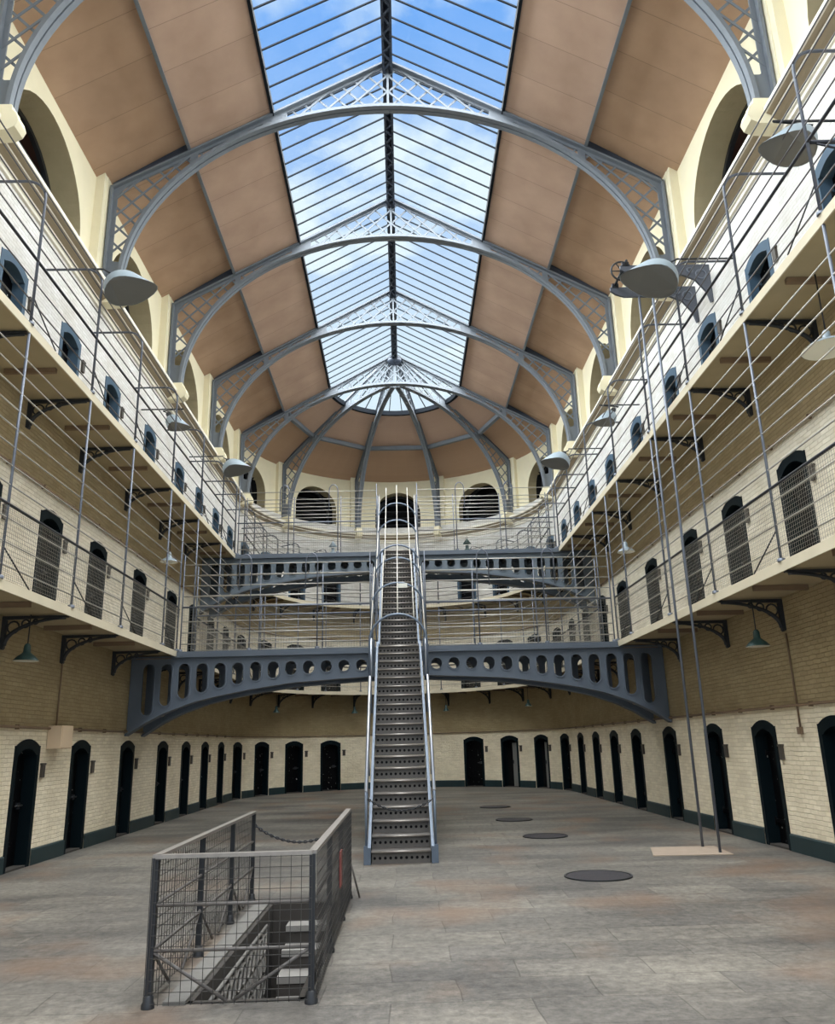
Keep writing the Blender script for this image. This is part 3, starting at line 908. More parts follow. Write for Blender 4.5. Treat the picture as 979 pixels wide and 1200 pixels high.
for lev, top in ((1, G1), (2, G2)):
    for side in 'LRA':
        ts = [y for y in POST_Y if y > (11 if (side, lev) == ('L', 1) else 9)] if side != 'A' else POST_A
        for k, q in enumerate(ts):
            lab = 'black scrolled iron bracket under the %s gallery, %s from the %s %s' % ('lower' if lev == 1 else 'upper', ORD[k], 'front' if side != 'A' else 'left', {'L': 'on the left wall', 'R': 'on the right wall', 'A': 'round the far end'}[side])
            loc = path(side, q, 0, top - .09)
            if first:
                first = False; br.location = loc; br.rotation_euler = (0, 0, facing(side, q)); br['label'] = lab; br['group'] = 'iron gallery brackets'
            else: dup(br, loc, facing(side, q), lab, 'iron gallery brackets')

# railings
def rail_heights(lev):
    if lev == 1:
        return [.2, .48, .78] + [.95 + .245 * k for k in range(1, 9)], .95
    return [.14, .34, .64] + [.97 + .22 * k for k in range(1, 6)], .97
def railing(side, lev, lab):
    base = G1 if lev == 1 else G2
    d = GD - .02
    t = thing('gallery_railing', lab, 'railing', path(side, 15 if side != 'A' else 0, d, base + .015), 0, 'tall gallery railings')
    hs, hh = rail_heights(lev)
    ys = [2.9, 5.15, 7.4, 9.5, 11.65, 13.75, 16.2]
    if lev == 1: ys += [17.25, 18.5, 20.95, 23.2, 25.4, 27.4]; gap = (17.25, 18.5)
    else: ys += [18.65, 20.95, 22.7, 24.0, 25.7, 27.4]; gap = (22.7, 24.0)
    if side == 'A': pts = [-90 + 180 * i / 48 for i in range(49)]; posts = POST_A + [-85, 85]
    else: posts = ys
    H = (G2 - .11 - base) if lev == 1 else 2.02
    for q in posts:
        b = MB()
        if lev == 1: b.tube([path(side, q, d, base + .015), path(side, q, d, base + H)], .019, 8)
        else:
            pl = [path(side, q, d, base + .015), path(side, q, d, base + H - .05)]
            for i in range(1, 7):
                a = PI / 2 * i / 6
                pl.append(path(side, q, d - .28 * (1 - math.cos(a)), base + H - .05 + .28 * math.sin(a)))
            pl.append(path(side, q, .02, base + H + .23))
            b.tube(pl, .02, 8)
        po = b.build('post', M['post' if lev == 1 else 'hook_post'], t)
        b = MB(); b.lathe([(.05, base + .016), (.05, base + .05), (.03, base + .06)], path(side, q, d, 0), 8); b.build('base_flange', M['post'], po)
    def runs():
        if side == 'A': return [[path('A', a, d, 0) for a in pts]]
        return [[path(side, Y0, d, 0), path(side, gap[0], d, 0)], [path(side, gap[1], d, 0), path(side, YC, d, 0)]]
    for h in hs:
        b = MB()
        rr = [[path(side, Y0, d, 0), path(side, YC, d, 0)]] if (side != 'A' and h > 2.1) else runs()
        for r_ in rr: b.tube([p + Vector((0, 0, base + h)) for p in r_], .0125 if side == 'A' else .0105, 5)
        b.build('rail', M['rail' if lev == 1 else 'rail_dark'], t)
    b = MB()
    for r_ in runs(): b.tube([p + Vector((0, 0, base + hh)) for p in r_], .021, 8)
    b.build('handrail', M['hand'], t)
    # diagonal stays at the foot
    if side != 'A':
        for i, q in enumerate(posts[:-1]):
            if q < 5 or (q >= gap[0] - .1 and q <= gap[1]): continue
            b = MB(); b.tube([path(side, q, d, base + .42), path(side, q + .75, d + .02, base + .02)], .01, 5); b.build('stay', M['dark_iron'], t)
    if side != 'A' and lev == 2:
        b = MB(); b.tube([path(side, 7.4, d, 8.02), path(side, 7.4, .01, 8.02)], .025, 7); b.tube([path(side, 7.4, d - .1, 8.0), path(side, 7.4, .01, 7.75)], .014, 6); b.build('tie_bar', M['hand'], t)
    # wire mesh up to the handrail
    if lev == 2: return
    b = MB(); zt = base + hh
    if side == 'A':
        s = -90
        while s <= 90: b.bar(path('A', s, d + .012, base + .03), path('A', s, d + .012, zt), .0026, .0026); s += .62
        z = base + .05
        while z < zt:
            for i in range(48): b.bar(path('A', pts[i], d + .012, z), path('A', pts[i + 1], d + .012, z), .0026, .0026)
            z += .05
    else:
        for y0, y1 in ((5.0, gap[0]), (gap[1], YC)):
            s = y0
            while s <= y1: b.bar(path(side, s, d + .012, base + .03), path(side, s, d + .012, zt), .0026, .0026); s += .05
            z = base + .05
            while z < zt: b.bar(path(side, y0, d + .012, z), path(side, y1, d + .012, z), .0026, .0026); z += .05
    b.build('wire_mesh', M['wire'], t)
for side in 'LRA':
    for lev in (1, 2):
        railing(side, lev, 'tall grey iron %s gallery railing with mesh %s' % ('lower' if lev == 1 else 'upper', {'L': 'on the left side', 'R': 'on the right side', 'A': 'round the far end'}[side]))

# ------------------------------------------------------------------ bridges
CURVE = [(.58, 3.07), (1.4, 3.03), (2.27, 2.98), (3.15, 2.86), (3.73, 2.76), (4.31, 2.63), (4.88, 2.43), (5.3, 2.22), (5.68, 1.98)]
def gcurve(x):
    for (a, za), (b, zb) in zip(CURVE, CURVE[1:]):
        if a <= x <= b: return za + (zb - za) * (x - a) / (b - a)
    return CURVE[0][1] if x < CURVE[0][0] else CURVE[-1][1]
def girder(t, sgn, y, dz, face, square=False):
    fm = lambda u, v, s: (sgn * u, y + s, v + dz)
    b = MB(); ZT = 3.52
    n = 16; hw = .1875; r = .118
    xs = [.8 + .375 * k for k in range(13)]
    rims = MB()
    for cx in xs:
        zc_t = ZT - .12 - r
        zc_b = min(zc_t, gcurve(cx) + .13 + r)
        inner, outer = [], []
        ro = []
        for i in list(range(9)) + list(range(8, 17)):
            up = len(inner) < 9
            th = 2 * PI * i / 16; c, s = math.cos(th), math.sin(th); m = max(abs(c), abs(s))
            zc = zc_t if up else zc_b
            ro.append((cx + (r + .028) * c, zc + (r + .028) * s))
            inner.append((cx + r * c, zc + r * s))
            bx = cx + hw * c / m
            if up: bz = zc + (ZT - zc) * s / m
            else: bz = zc + (zc - gcurve(bx)) * s / m
            outer.append((bx, bz))
        b.ring_plate(outer, inner, fm, -.02, .02)
        rims.ring_plate(ro, inner, fm, -.04, -.02)
    for x0, x1 in ((.56, xs[0] - hw), (xs[-1] + hw, 5.68)):
        k = 4
        for i in range(k):
            a = x0 + (x1 - x0) * i / k; c = x0 + (x1 - x0) * (i + 1) / k
            b.prism([(a, gcurve(a)), (c, gcurve(c)), (c, ZT), (a, ZT)], fm, -.02, .02)
    gm = M['girder_lit' if dz else 'girder']
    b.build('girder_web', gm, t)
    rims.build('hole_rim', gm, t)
    b = MB(); k = 40
    for i in range(k):
        a = .56 + (5.68 - .56) * i / k; c = .56 + (5.68 - .56) * (i + 1) / k
        q = [fm(u, v, s) for s in (-.13, .13) for (u, v) in ((a, gcurve(a)), (c, gcurve(c)), (c, gcurve(c) - .04), (a, gcurve(a) - .04))]
        b.add(q, [(0, 1, 2, 3), (7, 6, 5, 4), (0, 4, 5, 1), (2, 6, 7, 3), (0, 3, 7, 4), (1, 5, 6, 2)])
    b.build('lower_flange', M['girder'], t)
    b = MB(); b.box((sgn * (.56 + 5.68) / 2, y, ZT + dz + .015), (5.12, .24, .03)); b.build('upper_flange', M['girder'], t)
def bridge(y0, y1, dz, lab):
    t = thing('footbridge', lab, 'bridge', (0, (y0 + y1) / 2, 3.55 + dz))
    b = MB()
    e = W - GD - .0
    b.box((0, (y0 + y1) / 2, 3.6 + dz), (2 * e - .02, y1 - y0 + .2, .09)); b.build('deck', M['girder'], t)
    for yy in (y0, y1):
        for sgn in (-1, 1): girder(t, sgn, yy, dz, -1)
        b = MB(); b.box((0, yy + (.0), 3.5 + dz), (1.1, .05, .12)); b.build('cross_beam', M['girder'], t)
    for sx in (-.56, .56):
        b = MB(); b.box((sx, y0 - .03, 3.42 + dz), (.1, .1, .78)); b.build('end_plate', M['girder'], t)
    for x in [q * .8 for q in range(-6, 7)]:
        b = MB(); b.box((x, (y0 + y1) / 2, 3.5 + dz), (.08, y1 - y0 - .1, .1)); b.build('joist', M['dark_iron'], t)
    return t
BR = [(17.3, 18.4, 0.0), (22.8, 23.9, 3.4)]
bridge(*BR[0], 'lower blue grey iron footbridge of pierced arched girders across the hall')
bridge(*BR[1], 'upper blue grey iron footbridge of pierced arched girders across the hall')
def bridge_railing(y, dz, sgn, lab, loops, hmax, gap_in=.56):
    base = 3.645 + dz; e = W - GD - .03
    t = thing('bridge_railing', lab, 'railing', (sgn * 2.6, y, base), 0, 'railings on the footbridges')
    xs = [gap_in + .04, 1.75, 3.2, e - .03]
    for i, x in enumerate(xs):
        b = MB()
        pl = [(sgn * x, y, base), (sgn * x, y, base + hmax - .12)]
        if i in loops:
            pl = [(sgn * x, y, base)] + [(sgn * x, y, base + hmax - .2)]
            for k in range(1, 9):
                a = PI * k / 8; pl.append((sgn * (x + .13 - .13 * math.cos(a)), y, base + hmax - .2 + .2 * math.sin(a)))
            pl.append((sgn * (x + .26), y, base + hmax - .8))
        else: pl[-1] = (sgn * x, y, base + hmax)
        b.tube(pl, .015, 7)
        po = b.build('post', M['post'], t)
        b = MB(); b.lathe([(.05, base), (.05, base + .04), (.03, base + .05)], (sgn * x, y, 0), 8); b.build('base_flange', M['post'], po)
    hs = [.16, .4, .64] + [.95 + .235 * k for k in range(1, int((hmax - .95) / .235) + 1)]
    for h in hs:
        b = MB(); b.tube([(sgn * xs[0], y, base + h), (sgn * xs[-1], y, base + h)], .0125, 5); b.build('rail', M['rail'], t)
    b = MB(); b.tube([(sgn * xs[0], y, base + .95), (sgn * xs[-1], y, base + .95)], .02, 7); b.build('handrail', M['post'], t)
    b = MB(); x = xs[0]
    while x < xs[-1]: b.bar((sgn * x, y + .012, base + .02), (sgn * x, y + .012, base + .95), .0026, .0026); x += .06
    z = base + .06
    while z < base + .95: b.bar((sgn * xs[0], y + .012, z), (sgn * xs[-1], y + .012, z), .0026, .0026); z += .06
    b.build('wire_mesh', M['wire'], t)
for (y0, y1, dz), nm in zip(BR, ('lower', 'upper')):
    for sgn, sd in ((-1, 'left'), (1, 'right')):
        bridge_railing(y0 - .04, dz, sgn, 'front %s half of the railing on the %s footbridge' % (sd, nm), (1, 2), 2.1)
        bridge_railing(y1 + .04, dz, sgn, 'rear %s half of the railing on the %s footbridge' % (sd, nm), (), 2.1)

# ------------------------------------------------------------------ iron staircase
def stair_z(y):
    if y < 17.25: return max(0, (y - 12.35) * 3.65 / 4.9)
    if y < 18.42: return 3.65
    return min(7.05, 3.65 + (y - 18.42) * 3.4 / 4.38)
t = thing('iron_staircase', 'long straight iron staircase rising from the floor to both footbridges', 'staircase', (0, 12.35, 0))
ST = t
for (ya, za, n, rise, run) in ((12.35, 0.0, 20, 3.65 / 20, 4.9 / 20), (18.42, 3.65, 19, 3.4 / 19, 4.38 / 19)):
    for k in range(n):
        y = ya + run * k; z = za + rise * k
        b = MB()
        # pierced riser
        nh = 11; w = .84; cw = w / nh; fmr = lambda u, v, s: (u, y + .03 + s, z + v)
        for i in range(nh):
            cx = -w / 2 + cw * (i + .5); zc = rise * .42; r = .022
            inner, outer = [], []
            for q in range(8):
                th = 2 * PI * q / 8; c, s = math.cos(th), math.sin(th); m = max(abs(c), abs(s))
                inner.append((cx + r * c, zc + r * s)); outer.append((cx + cw / 2 * c / m, (rise - .035 - zc if s > 0 else zc - .0) * s / m + zc))
            b.ring_plate(outer, inner, fmr, 0, .008)
        rz_ = b.build('riser', M['stair'], t)
        b = MB(); b.box((0, y + .052, z + rise * .42), (w, .006, .06)); b.build('backing', M['black'], rz_)  # black strip added behind the holes, painting in the shade under the treads
        if k < n - 1 or True:
            b = MB(); b.box((0, y + run / 2 + .02, z + rise - .018), (.86, run + .05, .028)); tr = b.build('tread', M['stair'], t)
            b = MB(); b.tube([(-.43, y - .002, z + rise - .02), (.43, y - .002, z + rise - .02)], .017, 6); b.build('nosing', M['tread_edge'], tr)
for sgn in (-1, 1):
    for (ya, za, yb, zb) in ((12.33, 0, 17.3, 3.68), (18.4, 3.62, 22.8, 7.06)):
        b = MB(); fm = lambda u, v, s: (sgn * (.455 + s), u, v)
        b.prism([(ya - .02, za), (ya + .3, za), (yb, zb - .26), (yb, zb + .06), (ya - .02, za + .2)], fm, -.02, .02)
        b.prism([(ya - .03, za + .19), (yb, zb + .05), (yb, zb + .09), (ya - .03, za + .23)], fm, -.022, .022)
        b.build('stringer', M['iron'], t)
    # newel and handrail, lower flight
    xr = sgn * .5
    b = MB(); b.box((xr, 12.36, .12), (.07, .07, .26)); b.tube([(xr, 12.36, .2), (xr, 12.36, .98)], .02, 8); b.build('newel', M['iron'], t)
    b = MB(); b.tube([(xr, 12.42, .98), (sgn * .55, 16.9, stair_z(16.9) + .95), (sgn * .55, 17.2, stair_z(17.2) + .95)], .027, 10); b.build('handrail', M['steel'], t)
    b = MB(); b.tube([(xr, 12.5, .58), (sgn * .55, 16.9, stair_z(16.9) + .5)], .014, 6); b.build('mid_rail', M['iron'], t)
    for y in (13.7, 15.1, 16.4):
        b = MB(); b.tube([(sgn * .505, y, stair_z(y) + .15), (sgn * .53, y, stair_z(y) + .95)], .015, 6); b.build('baluster', M['iron'], t)
    # upper flight
    b = MB(); b.tube([(sgn * .55, 17.2, 4.55), (sgn * .55, 18.5, 4.6), (sgn * .55, 22.7, 8.0)], .025, 8); b.build('handrail', M['steel'], t)
    for y in (18.5, 19.6, 20.8, 22.0):
        b = MB(); b.tube([(sgn * .5, y, stair_z(y) + .15), (sgn * .55, y, stair_z(y) + .95)], .015, 6); b.build('baluster', M['iron'], t)
    # mesh side guard of the upper flight
    b = MB()
    for i in range(9):
        h = .2 + i * .2
        b.tube([(sgn * .52, 18.5, 3.65 + h), (sgn * .52, 22.7, 6.98 + h)], .007, 5)
    b.build('side_guard', M['post'], t)
def cage_z(y):
    if y < 17.3: return (y - 12.35) * .737 + 2.1
    if y < 18.4: return 5.75
    return 5.75 + (y - 18.4) * .773
for y in (14.9, 16.0, 17.9, 19.2, 20.5, 21.5):
    b = MB(); cz = cage_z(y) - .5
    pl = [(-.53, y, stair_z(y) + .9), (-.53, y, cz)] + [(-.53 * math.cos(PI * k / 16), y, cz + .5 * math.sin(PI * k / 16)) for k in range(1, 16)] + [(.53, y, cz), (.53, y, stair_z(y) + .9)]
    b.tube(pl, .022, 8); b.build('cage_hoop', M['iron'], t)
for ang in (18, 55, 90, 125, 162):
    b = MB(); pl = []
    for y in [14.9, 16.2, 17.3, 18.4, 20, 21.5, 22.1]:
        a = math.radians(ang); pl.append((.53 * math.cos(a), y, cage_z(y) - .5 + .5 * math.sin(a)))
    pl.append((pl[-1][0], 22.2, pl[-1][2] + .3))
    b.tube(pl, .014, 7); b.build('cage_bar', M['rail'], t)
b = MB(); b.box((.1, 15.95, 4.72), (.2, .015, .09)); sg = b.build('notice_plate', M['white'], t); sg['label'] = 'small white plate hanging in the cage'
# chain across the foot of the stairs
def chain(name, a, b_, sag, n, lab, r=.008, group=None):
    a = Vector(a); b_ = Vector(b_); mb = MB()
    pts = [a.lerp(b_, i / n) + Vector((0, 0, -sag * 4 * (i / n) * (1 - i / n))) for i in range(n + 1)]
    for i in range(n):
        d = (pts[i + 1] - pts[i]); L = d.length; d.normalize()
        s = d.cross(Vector((0, 0, 1))); s.normalize(); u = s.cross(d)
        v = s if i % 2 else u; c = (pts[i] + pts[i + 1]) / 2
        mb.tube([c + d * (.62 * L * math.cos(q)) + v * (.3 * L * math.sin(q)) for q in [2 * PI * k / 8 for k in range(8)]], r, 4, True)
    o = mb.build(name, M['dark_iron']); tag(o, lab, 'chain'); return o
chain('chain', (-.47, 12.38, .88), (.47, 12.38, .86), .16, 26, 'dark chain hung across the foot of the iron stairs')

# ------------------------------------------------------------------ stairwell in the floor
t = thing('stone_staircase', 'stone steps going down into the floor inside the mesh guard', 'staircase', (-.92, 9.6, 0))
for k in range(1, 12):
    y1 = 9.62 - .29 * (k - 1); y0 = 9.62 - .29 * k; z = -.168 * k
    b = MB(); b.box((-.93, (y0 + y1) / 2 - .01, z - .03), (.56, .31, .06)); b.box((-.93, y1 - .02 - .27, z - .16), (.56, .02, .2), mat=1)
    b.build('step', [M['stone'], M['pit']], t)
b = MB(); b.box((-1.5, 7.87, .012), (.15, 3.62, .024)); tag(b.build('coping_stone', M['coping']), 'pale stone kerb along the left edge of the stair pit', 'kerb')
# scroll lattice added to imitate patterned light on the pit's left wall
t = thing('light_pattern_scrolls', 'added scroll lattice imitating patterned light on the left wall of the stair pit', 'light_pattern', (-1.36, 9.0, -1.0))
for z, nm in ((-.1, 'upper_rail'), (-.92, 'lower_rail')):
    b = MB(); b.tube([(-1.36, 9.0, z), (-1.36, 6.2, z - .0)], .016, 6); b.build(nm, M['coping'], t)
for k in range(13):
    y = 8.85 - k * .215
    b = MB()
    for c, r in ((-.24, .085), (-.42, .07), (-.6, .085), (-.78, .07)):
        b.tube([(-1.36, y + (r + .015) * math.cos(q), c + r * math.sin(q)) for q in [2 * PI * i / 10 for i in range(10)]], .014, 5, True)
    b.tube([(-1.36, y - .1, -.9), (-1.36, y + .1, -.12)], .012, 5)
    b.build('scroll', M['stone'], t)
# mesh guard
X0, X1, YA, YB, HH = -1.66, -.58, 6.02, 9.78, .92
t = thing('stairwell_guard', 'low iron guard rail with wire mesh around the stair pit', 'railing', ((X0 + X1) / 2, YA, 0))
posts = [(X0, YA), (X1, YA), (X0, YA + 1.35), (X0, YA + 2.6), (X0, YB), (X1, YA + 1.35), (X1, YA + 2.6), (X1, YB)]
for (x, y) in posts:
    b = MB(); b.box((x, y, HH / 2), (.04, .04, HH)); po = b.build('post', M['dark_iron'], t)
    b = MB(); b.lathe([(.045, 0), (.045, .025), (.035, .04), (.035, .07), (.025, .08)], (x, y, 0), 10); b.build('foot', M['dark_iron'], po)
runs_ = [((X0, YA), (X1, YA)), ((X0, YA), (X0, YB)), ((X1, YA), (X1, YB))]
for (a, b_) in runs_:
    b = MB(); b.bar((a[0], a[1], HH + .01), (b_[0], b_[1], HH + .01), .055, .025); b.build('top_rail', M['tread_edge'], t)
    for h in (.34, .62):
        b = MB(); b.tube([(a[0], a[1], h), (b_[0], b_[1], h)], .012, 6); b.build('mid_rail', M['stair'], t)
    b = MB(); L = math.hypot(b_[0] - a[0], b_[1] - a[1]); n = int(L / .068)
    ox, oy = (0, -.03) if a[1] == b_[1] else ((-.03 if a[0] < -1 else .03), 0)
    for i in range(n + 1):
        u = i / n; x = a[0] + (b_[0] - a[0]) * u + ox; y = a[1] + (b_[1] - a[1]) * u + oy
        b.bar((x, y, .02), (x, y, HH), .004, .004)
    z = .03
    while z < HH: b.bar((a[0] + ox, a[1] + oy, z), (b_[0] + ox, b_[1] + oy, z), .004, .004); z += .068
    b.build('wire_mesh', M['wire_dark'], t)
def brace(p, q):
    b = MB(); b.tube([p, q], .012, 6); b.build('brace', M['stair'], t)
xm = (X0 + X1) / 2
brace((X0, YA, .34), (xm - .02, YA, .03)); brace((X1, YA, .34), (xm + .02, YA, .03))
for x in (X0, X1):
    for y in (YA + 1.35, YA + 2.6):
        brace((x, y, .36), (x, y + .5, .03)); brace((x, y, .36), (x, y - .5, .03))
    brace((x, YA, .36), (x, YA + .5, .03)); brace((x, YB, .36), (x, YB - .5, .03))
brace((X1, YB, .45), (X1 + .12, YB + .02, .0))
chain('chain', (X0, YB, .8), (X1, YB, .8), .2, 34, 'dark chain across the open back of the stair pit guard')
b = MB(); b.box((X1 + .05, 7.95, .56), (.012, .2, .3)); sgo = tag(b.build('warning_sign', M['red']), 'small red sign on the right side of the mesh guard', 'sign')

# ------------------------------------------------------------------ floor furniture
ml = ['largest and nearest round iron cover in the floor', 'second nearest round iron cover in the floor', 'third nearest round iron cover in the floor', 'farthest round iron cover in the floor']
for k, (x, y, r) in enumerate(((2.45, 10.76, .42), (2.55, 15.23, .40), (2.43, 18.5, .40), (2.42, 22.2, .4))):
    t = thing('manhole_cover', ml[k], 'cover', (x, y, 0), 0, 'round iron floor covers')
    b = MB(); b.lathe([(0.001, .014), (r * .92, .014), (r * .92, .006)], (x, y, 0), 36, smooth=False); b.build('lid', M['manhole'], t)
    b = MB(); b.lathe([(r * .94, .004), (r * .94, .016), (r, .016), (r, .0)], (x, y, 0), 36, smooth=False); b.build('rim', M['dark_iron'], t)
b = MB(); b.prism([(3.62, 12.35), (4.75, 12.25), (4.82, 13.2), (3.85, 13.25)], lambda u, v, s: (u, v, s), .0, .012)
tag(b.build('stone_slab', M['slab_stone']), 'pale stone slab in the floor under the two hoist poles', 'slab')

# ------------------------------------------------------------------ hoist
t = thing('hoist', 'iron hoist of two brackets and a wheel over two tall poles on the right', 'hoist', (W, 12.8, 9.4))
for y in (12.45, 13.16):
    b = MB(); fm = lambda u, v, s: (W - u, y + s, v)
    b.prism([(0, 9.02), (.05, 9.0), (.1, 9.2), (.28, 9.45), (.5, 9.55), (1.35, 9.55), (1.5, 9.6), (1.6, 9.68), (1.6, 9.75), (0, 9.75)], fm, -.025, .025)
    ob = b.build('bracket_beam', M['hook_post'], t)
    b = MB()
    for (u, v, r) in ((.17, 9.55, .09), (.36, 9.63, .05)):
        b.tube([(W - u + r * math.cos(q), y - .03, v + r * math.sin(q)) for q in [2 * PI * i / 12 for i in range(12)]], .014, 5, True)
    b.build('scrollwork', M['post'], ob)
for y in (12.45, 13.16):
    b = MB(); b.tube([(4.63, y, 0), (4.63, y, 9.56)], .022, 8); b.build('pole', M['post'], t)
b = MB(); b.tube([(4.2, 12.35, 9.8), (4.2, 13.3, 9.8)], .025, 8); b.build('axle', M['dark_iron'], t)
for y in (12.45, 13.16):
    b = MB(); b.box((4.2, y, 9.78), (.12, .05, .1)); b.build('bearing', M['dark_iron'], t)
b = MB(); c = Vector((4.2, 12.68, 9.8)); rr = .19
b.tube([c + Vector((rr * math.cos(q), 0, rr * math.sin(q))) for q in [2 * PI * i / 24 for i in range(24)]], .018, 6, True); wh = b.build('wheel', M['dark_iron'], t)
for i in range(6):
    q = 2 * PI * i / 6; b = MB(); b.tube([c, c + Vector((rr * math.cos(q), 0, rr * math.sin(q)))], .011, 5); b.build('spoke', M['dark_iron'], wh)

# ------------------------------------------------------------------ lamps
def flood_lamp(loc, wall_side, label, size=.33, tie=True):
    """deep angled reflector on an arm from the railing"""
    t = thing('flood_lamp', label, 'lamp', loc, 0, 'angled reflector lamps on the upper railings')
    L = Vector(loc); sx = wall_side
    def sh(p):
        f = max(0, .12 - p.z) / .28; u = -sx * p.x / size      # u > 0 is the side toward the hall
        w = max(0, u) ** 2 * min(1, f)
        return (p.x * (1 + .42 * w), p.y * (1 - .12 * w), p.z - f * .12 * max(-.3, u) - .06 * w)
    rot = Matrix.Rotation(-.22, 3, 'X') @ Matrix.Rotation(sx * .55, 3, 'Y')
    b = MB()
    b.lathe([(.0, .17), (size * .3, .165), (size * .62, .12), (size * .88, .04), (size, -.1), (size * 1.04, -.16)], L, 24, shift=sh, rot=rot); s_ = b.build('reflector', M['lamp'], t)
    b = MB()
    b.lathe([(size * 1.025, -.16), (size * .985, -.1), (size * .83, .03), (size * .6, .11), (.0, .15)], L, 24, shift=sh, rot=rot); b.build('inner_face', M['lamp_in'], s_)
    b = MB(); b.lathe([(.06, .16), (.06, .26), (.03, .28), (.0, .28)], L, 12, rot=rot); b.build('neck', M['dark_iron'], t)
    b = MB(); b.lathe([(.0, -.02), (.05, -.0), (.055, .05), (.03, .1), (.03, .15)], L, 12, rot=rot); b.build('bulb', M['white'], t)
    b = MB(); a = L + rot @ Vector((0, 0, .26))
    b.tube([a, a + Vector((sx * .12, 0, .06)), (sx * (W - GD + .02), L.y + .0, L.z + .30), (sx * (W - .02), L.y, L.z + .30)], .016, 6); b.build('arm', M['dark_iron'], t)
    return t
flood_lamp((-4.42, 11.65, 9.0), -1, 'large angled grey lamp in front of the left corbel, nearest on the left', .32)
flood_lamp((4.40, 11.45, 8.92), 1, 'large angled grey lamp beside the hoist wheel on the right', .36)
flood_lamp((5.0, 8.0, 8.55), 1, 'angled dark grey lamp at the upper right, in front of the top gallery wall', .25)
flood_lamp((-4.5, 20.8, 9.08), -1, 'angled pale lamp far down the left upper railing', .3)
flood_lamp((4.5, 20.5, 9.0), 1, 'angled pale lamp far down the right upper railing', .3)

flood_lamp((-4.95, 16.7, 8.7), -1, 'small pale angled lamp midway down the left upper railing', .18)
flood_lamp((4.95, 17.0, 8.75), 1, 'small grey angled lamp midway down the right upper railing', .18)
def pendant(loc, drop, label, r=.17, green=True, group=None):
    t = thing('pendant_lamp', label, 'lamp', loc, 0, group); L = Vector(loc)
    out = M['green'] if green else M['lamp']
    b = MB(); b.lathe([(.025, .2), (.045, .17), (.05, .08), (.07, .06), (r * .75, .015), (r, -.04)], L, 20); s_ = b.build('shade', out, t)
    b = MB(); b.lathe([(r * .985, -.041), (r * .73, .008), (.06, .045)], L, 20); b.build('inner_face', M['white'], s_)
    b = MB(); b.lathe([(.0, -.05), (.03, -.03), (.03, .02), (.015, .05)], L, 10); b.build('bulb', M['white'], t)
    b = MB(); b.tube([L + Vector((0, 0, .19)), L + Vector((0, 0, drop))], .009, 5); b.build('rod', M['dark_iron'], t)
    return t
gp = 'hanging lamps under the galleries'
pendant((-5.2, 11.42, 2.93), .61, 'dark enamel lamp with a white underside hanging under the left gallery', .17, True, gp)
pendant((5.2, 11.52, 2.90), .64, 'green enamel lamp hanging under the right lower gallery', .17, True, gp)
pendant((-5.2, 17.9, 5.8), 1.13, 'pale domed lamp hanging under the left upper gallery', .2, False, gp)
pendant((5.2, 17.6, 5.74), 1.19, 'pale domed lamp hanging under the right upper gallery', .2, False, gp)
pendant((5.12, 8.35, 5.98), .95, 'large pale domed lamp at the right edge under the upper gallery', .3, False, gp)
for a, nm in ((-62, 'far left'), (-21, 'left of the stairs'), (20, 'right of the stairs'), (64, 'far right')):
    q = path('A', a, .55, 2.9); pendant(q, .64, 'small lamp under the rounded gallery, %s' % nm, .13, True, gp)
for x, nm, m_ in ((-1.9, 'left', 'lamp'), (2.05, 'right', 'green')):
    t = thing('bridge_lantern', 'small lantern standing on the upper footbridge, %s of the stairs' % nm, 'lantern', (x, 22.9, 7.05))
    b = MB(); b.lathe([(.09, 7.05), (.09, 7.1), (.05, 7.12), (.05, 7.25), (.13, 7.27), (.02, 7.42), (.0, 7.45)], (x, 22.9, 0), 10); b.build('cap', M[m_], t)
    b = MB(); b.tube([(x - .03, 22.9, 7.44), (x, 22.9, 7.52), (x + .03, 22.9, 7.44)], .008, 5); b.build('ring_handle', M['dark_iron'], t)

# ------------------------------------------------------------------ wall services
b = MB(); b.box((-5.58, 13.75, 1.89), (.22, .46, .36)); bx = thing('junction_box', 'pale cream box on the left wall between the first two cell doors', 'box', (-5.6, 13.75, 1.7))
b.build('case', M['pale_box'], bx)
b = MB(); b.box((-5.465, 13.75, 1.89), (.012, .42, .33)); b.build('cover', M['pale_box'], bx)
b = MB(); b.tube([(-5.66, 13.75, 2.07), (-5.66, 13.75, 3.1)], .014, 6); tag(b.build('cable_conduit', M['pipe']), 'thin vertical conduit rising from the cream box on the left wall', 'conduit')
for side, nm in (('L', 'left'), ('R', 'right')):
    for lev, z in ((0, 2.03), (1, 5.78)):
        b = MB(); b.tube([path(side, 2.0, .035, z), path(side, YC, .035, z)], .022, 6)
        y = 4.0
        while y < YC: b.box(path(side, y, .03, z), (.06, .03, .07)); y += 1.2
        tag(b.build('cable_conduit', M['pipe']), 'brown conduit along the %s wall above the %s cell doors' % (nm, 'ground floor' if lev == 0 else 'first gallery'), 'conduit')
for lev, z in ((0, 2.03), (1, 5.78)):
    b = MB(); b.tube([path('A', -90 + 180 * i / 40, .035, z) for i in range(41)], .02, 6)
    tag(b.build('cable_conduit', M['pipe']), 'brown conduit round the far end above the %s cell doors' % ('ground floor' if lev == 0 else 'first gallery'), 'conduit')
b = MB(); b.tube([path('R', 11.62, .02, 3.05), path('R', 11.62, .02, 2.5), path('R', 11.95, .02, 1.75)][:2] + [path('R', 11.62, .02, 1.72)], .014, 6)
b.box(path('R', 11.62, .03, 1.68), (.05, .09, .1))
tag(b.build('cable_conduit', M['pipe']), 'vertical conduit with a small box below the second right bracket', 'conduit')

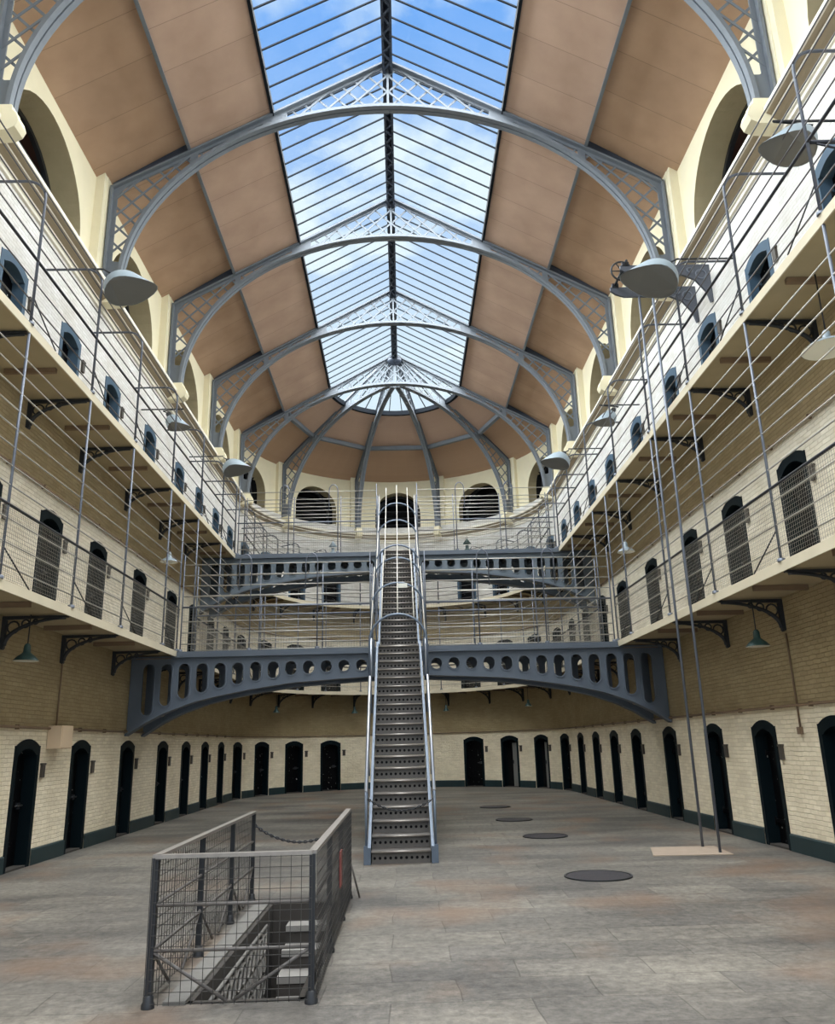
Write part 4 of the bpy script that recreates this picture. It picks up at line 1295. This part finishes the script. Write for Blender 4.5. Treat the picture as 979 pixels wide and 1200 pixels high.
# ------------------------------------------------------------------ sky and light
world = bpy.data.worlds.new('sky'); scene.world = world; world.use_nodes = True
n = world.node_tree.nodes; l = world.node_tree.links; n.clear()
out = n.new('ShaderNodeOutputWorld'); bg = n.new('ShaderNodeBackground')
tc = n.new('ShaderNodeTexCoord')
sep = n.new('ShaderNodeSeparateXYZ'); l.new(tc.outputs['Generated'], sep.inputs[0])
# project onto a cloud plane
dv = n.new('ShaderNodeVectorMath'); dv.operation = 'DIVIDE'
cz = n.new('ShaderNodeMath'); cz.operation = 'MAXIMUM'; cz.inputs[1].default_value = .08; l.new(sep.outputs['Z'], cz.inputs[0])
cb = n.new('ShaderNodeCombineXYZ')
for i in range(3): l.new(cz.outputs[0], cb.inputs[i])
l.new(tc.outputs['Generated'], dv.inputs[0]); l.new(cb.outputs[0], dv.inputs[1])
nz = n.new('ShaderNodeTexNoise'); nz.inputs['Scale'].default_value = 3.2; nz.inputs['Detail'].default_value = 8; nz.inputs['Roughness'].default_value = .55
mp = n.new('ShaderNodeMapping'); mp.inputs['Location'].default_value = (.35, .15, 0); l.new(dv.outputs[0], mp.inputs['Vector'])
l.new(mp.outputs[0], nz.inputs['Vector'])
rp = n.new('ShaderNodeValToRGB'); e = rp.color_ramp.elements
e[0].position = .42; e[0].color = (0, 0, 0, 1); e[1].position = .62; e[1].color = (1, 1, 1, 1)
l.new(nz.outputs['Fac'], rp.inputs[0])
hz = n.new('ShaderNodeMapRange'); hz.inputs['From Min'].default_value = .74; hz.inputs['From Max'].default_value = .46; hz.inputs['To Min'].default_value = 0; hz.inputs['To Max'].default_value = .85
l.new(sep.outputs['Z'], hz.inputs['Value'])
mx0 = n.new('ShaderNodeMath'); mx0.operation = 'MAXIMUM'; l.new(rp.outputs[0], mx0.inputs[0]); l.new(hz.outputs[0], mx0.inputs[1])
mx = n.new('ShaderNodeMix'); mx.data_type = 'RGBA'
mx.inputs[6].default_value = rgb(118, 172, 242); mx.inputs[7].default_value = rgb(232, 246, 252)
l.new(mx0.outputs[0], mx.inputs[0])
l.new(mx.outputs[2], bg.inputs[0]); bg.inputs[1].default_value = .95
l.new(bg.outputs[0], out.inputs[0])

def area(name, loc, sx, sy, power, col, rot=(0, 0, 0)):
    d = bpy.data.lights.new(name, 'AREA'); d.shape = 'RECTANGLE'; d.size = sx; d.size_y = sy; d.energy = power; d.color = col
    o = bpy.data.objects.new(name, d); COL.objects.link(o); o.location = loc; o.rotation_euler = rot; return o
def aim(loc, target):
    return (Vector(target) - Vector(loc)).to_track_quat('-Z', 'Y').to_euler()
area('daylight_overhead', (0, 12.0, 24.0), 14.0, 46.0, 22000, (1.0, .985, .97))
area('daylight_from_left', (-13, 12.0, 23.0), 46.0, 12.0, 25000, (.95, .98, 1.0), aim((-13, 12, 23), (0, 12, 14.8)))
area('daylight_from_right', (13, 12.0, 23.0), 46.0, 12.0, 16000, (1.0, .99, .96), aim((13, 12, 23), (0, 12, 14.8)))

# ------------------------------------------------------------------ camera
cam = bpy.data.cameras.new('camera'); co = bpy.data.objects.new('camera', cam); COL.objects.link(co)
Rm = Matrix(((0.99955, 0.01983, -0.0227), (-0.01627, -0.27918, -0.9601), (-0.02537, 0.96003, -0.27873)))
co.matrix_world = Matrix.Translation((0.07, 0, 1.633)) @ Rm.to_4x4()
cam.sensor_fit = 'VERTICAL'; cam.sensor_height = 36; cam.lens = 36 * 936.986 / 1200
cam.clip_start = .05; cam.clip_end = 200
scene.camera = co
vs = scene.view_settings
vs.view_transform = 'Standard'; vs.look = 'None'; vs.exposure = 0.24; vs.gamma = 1.0; vs.use_curve_mapping = False
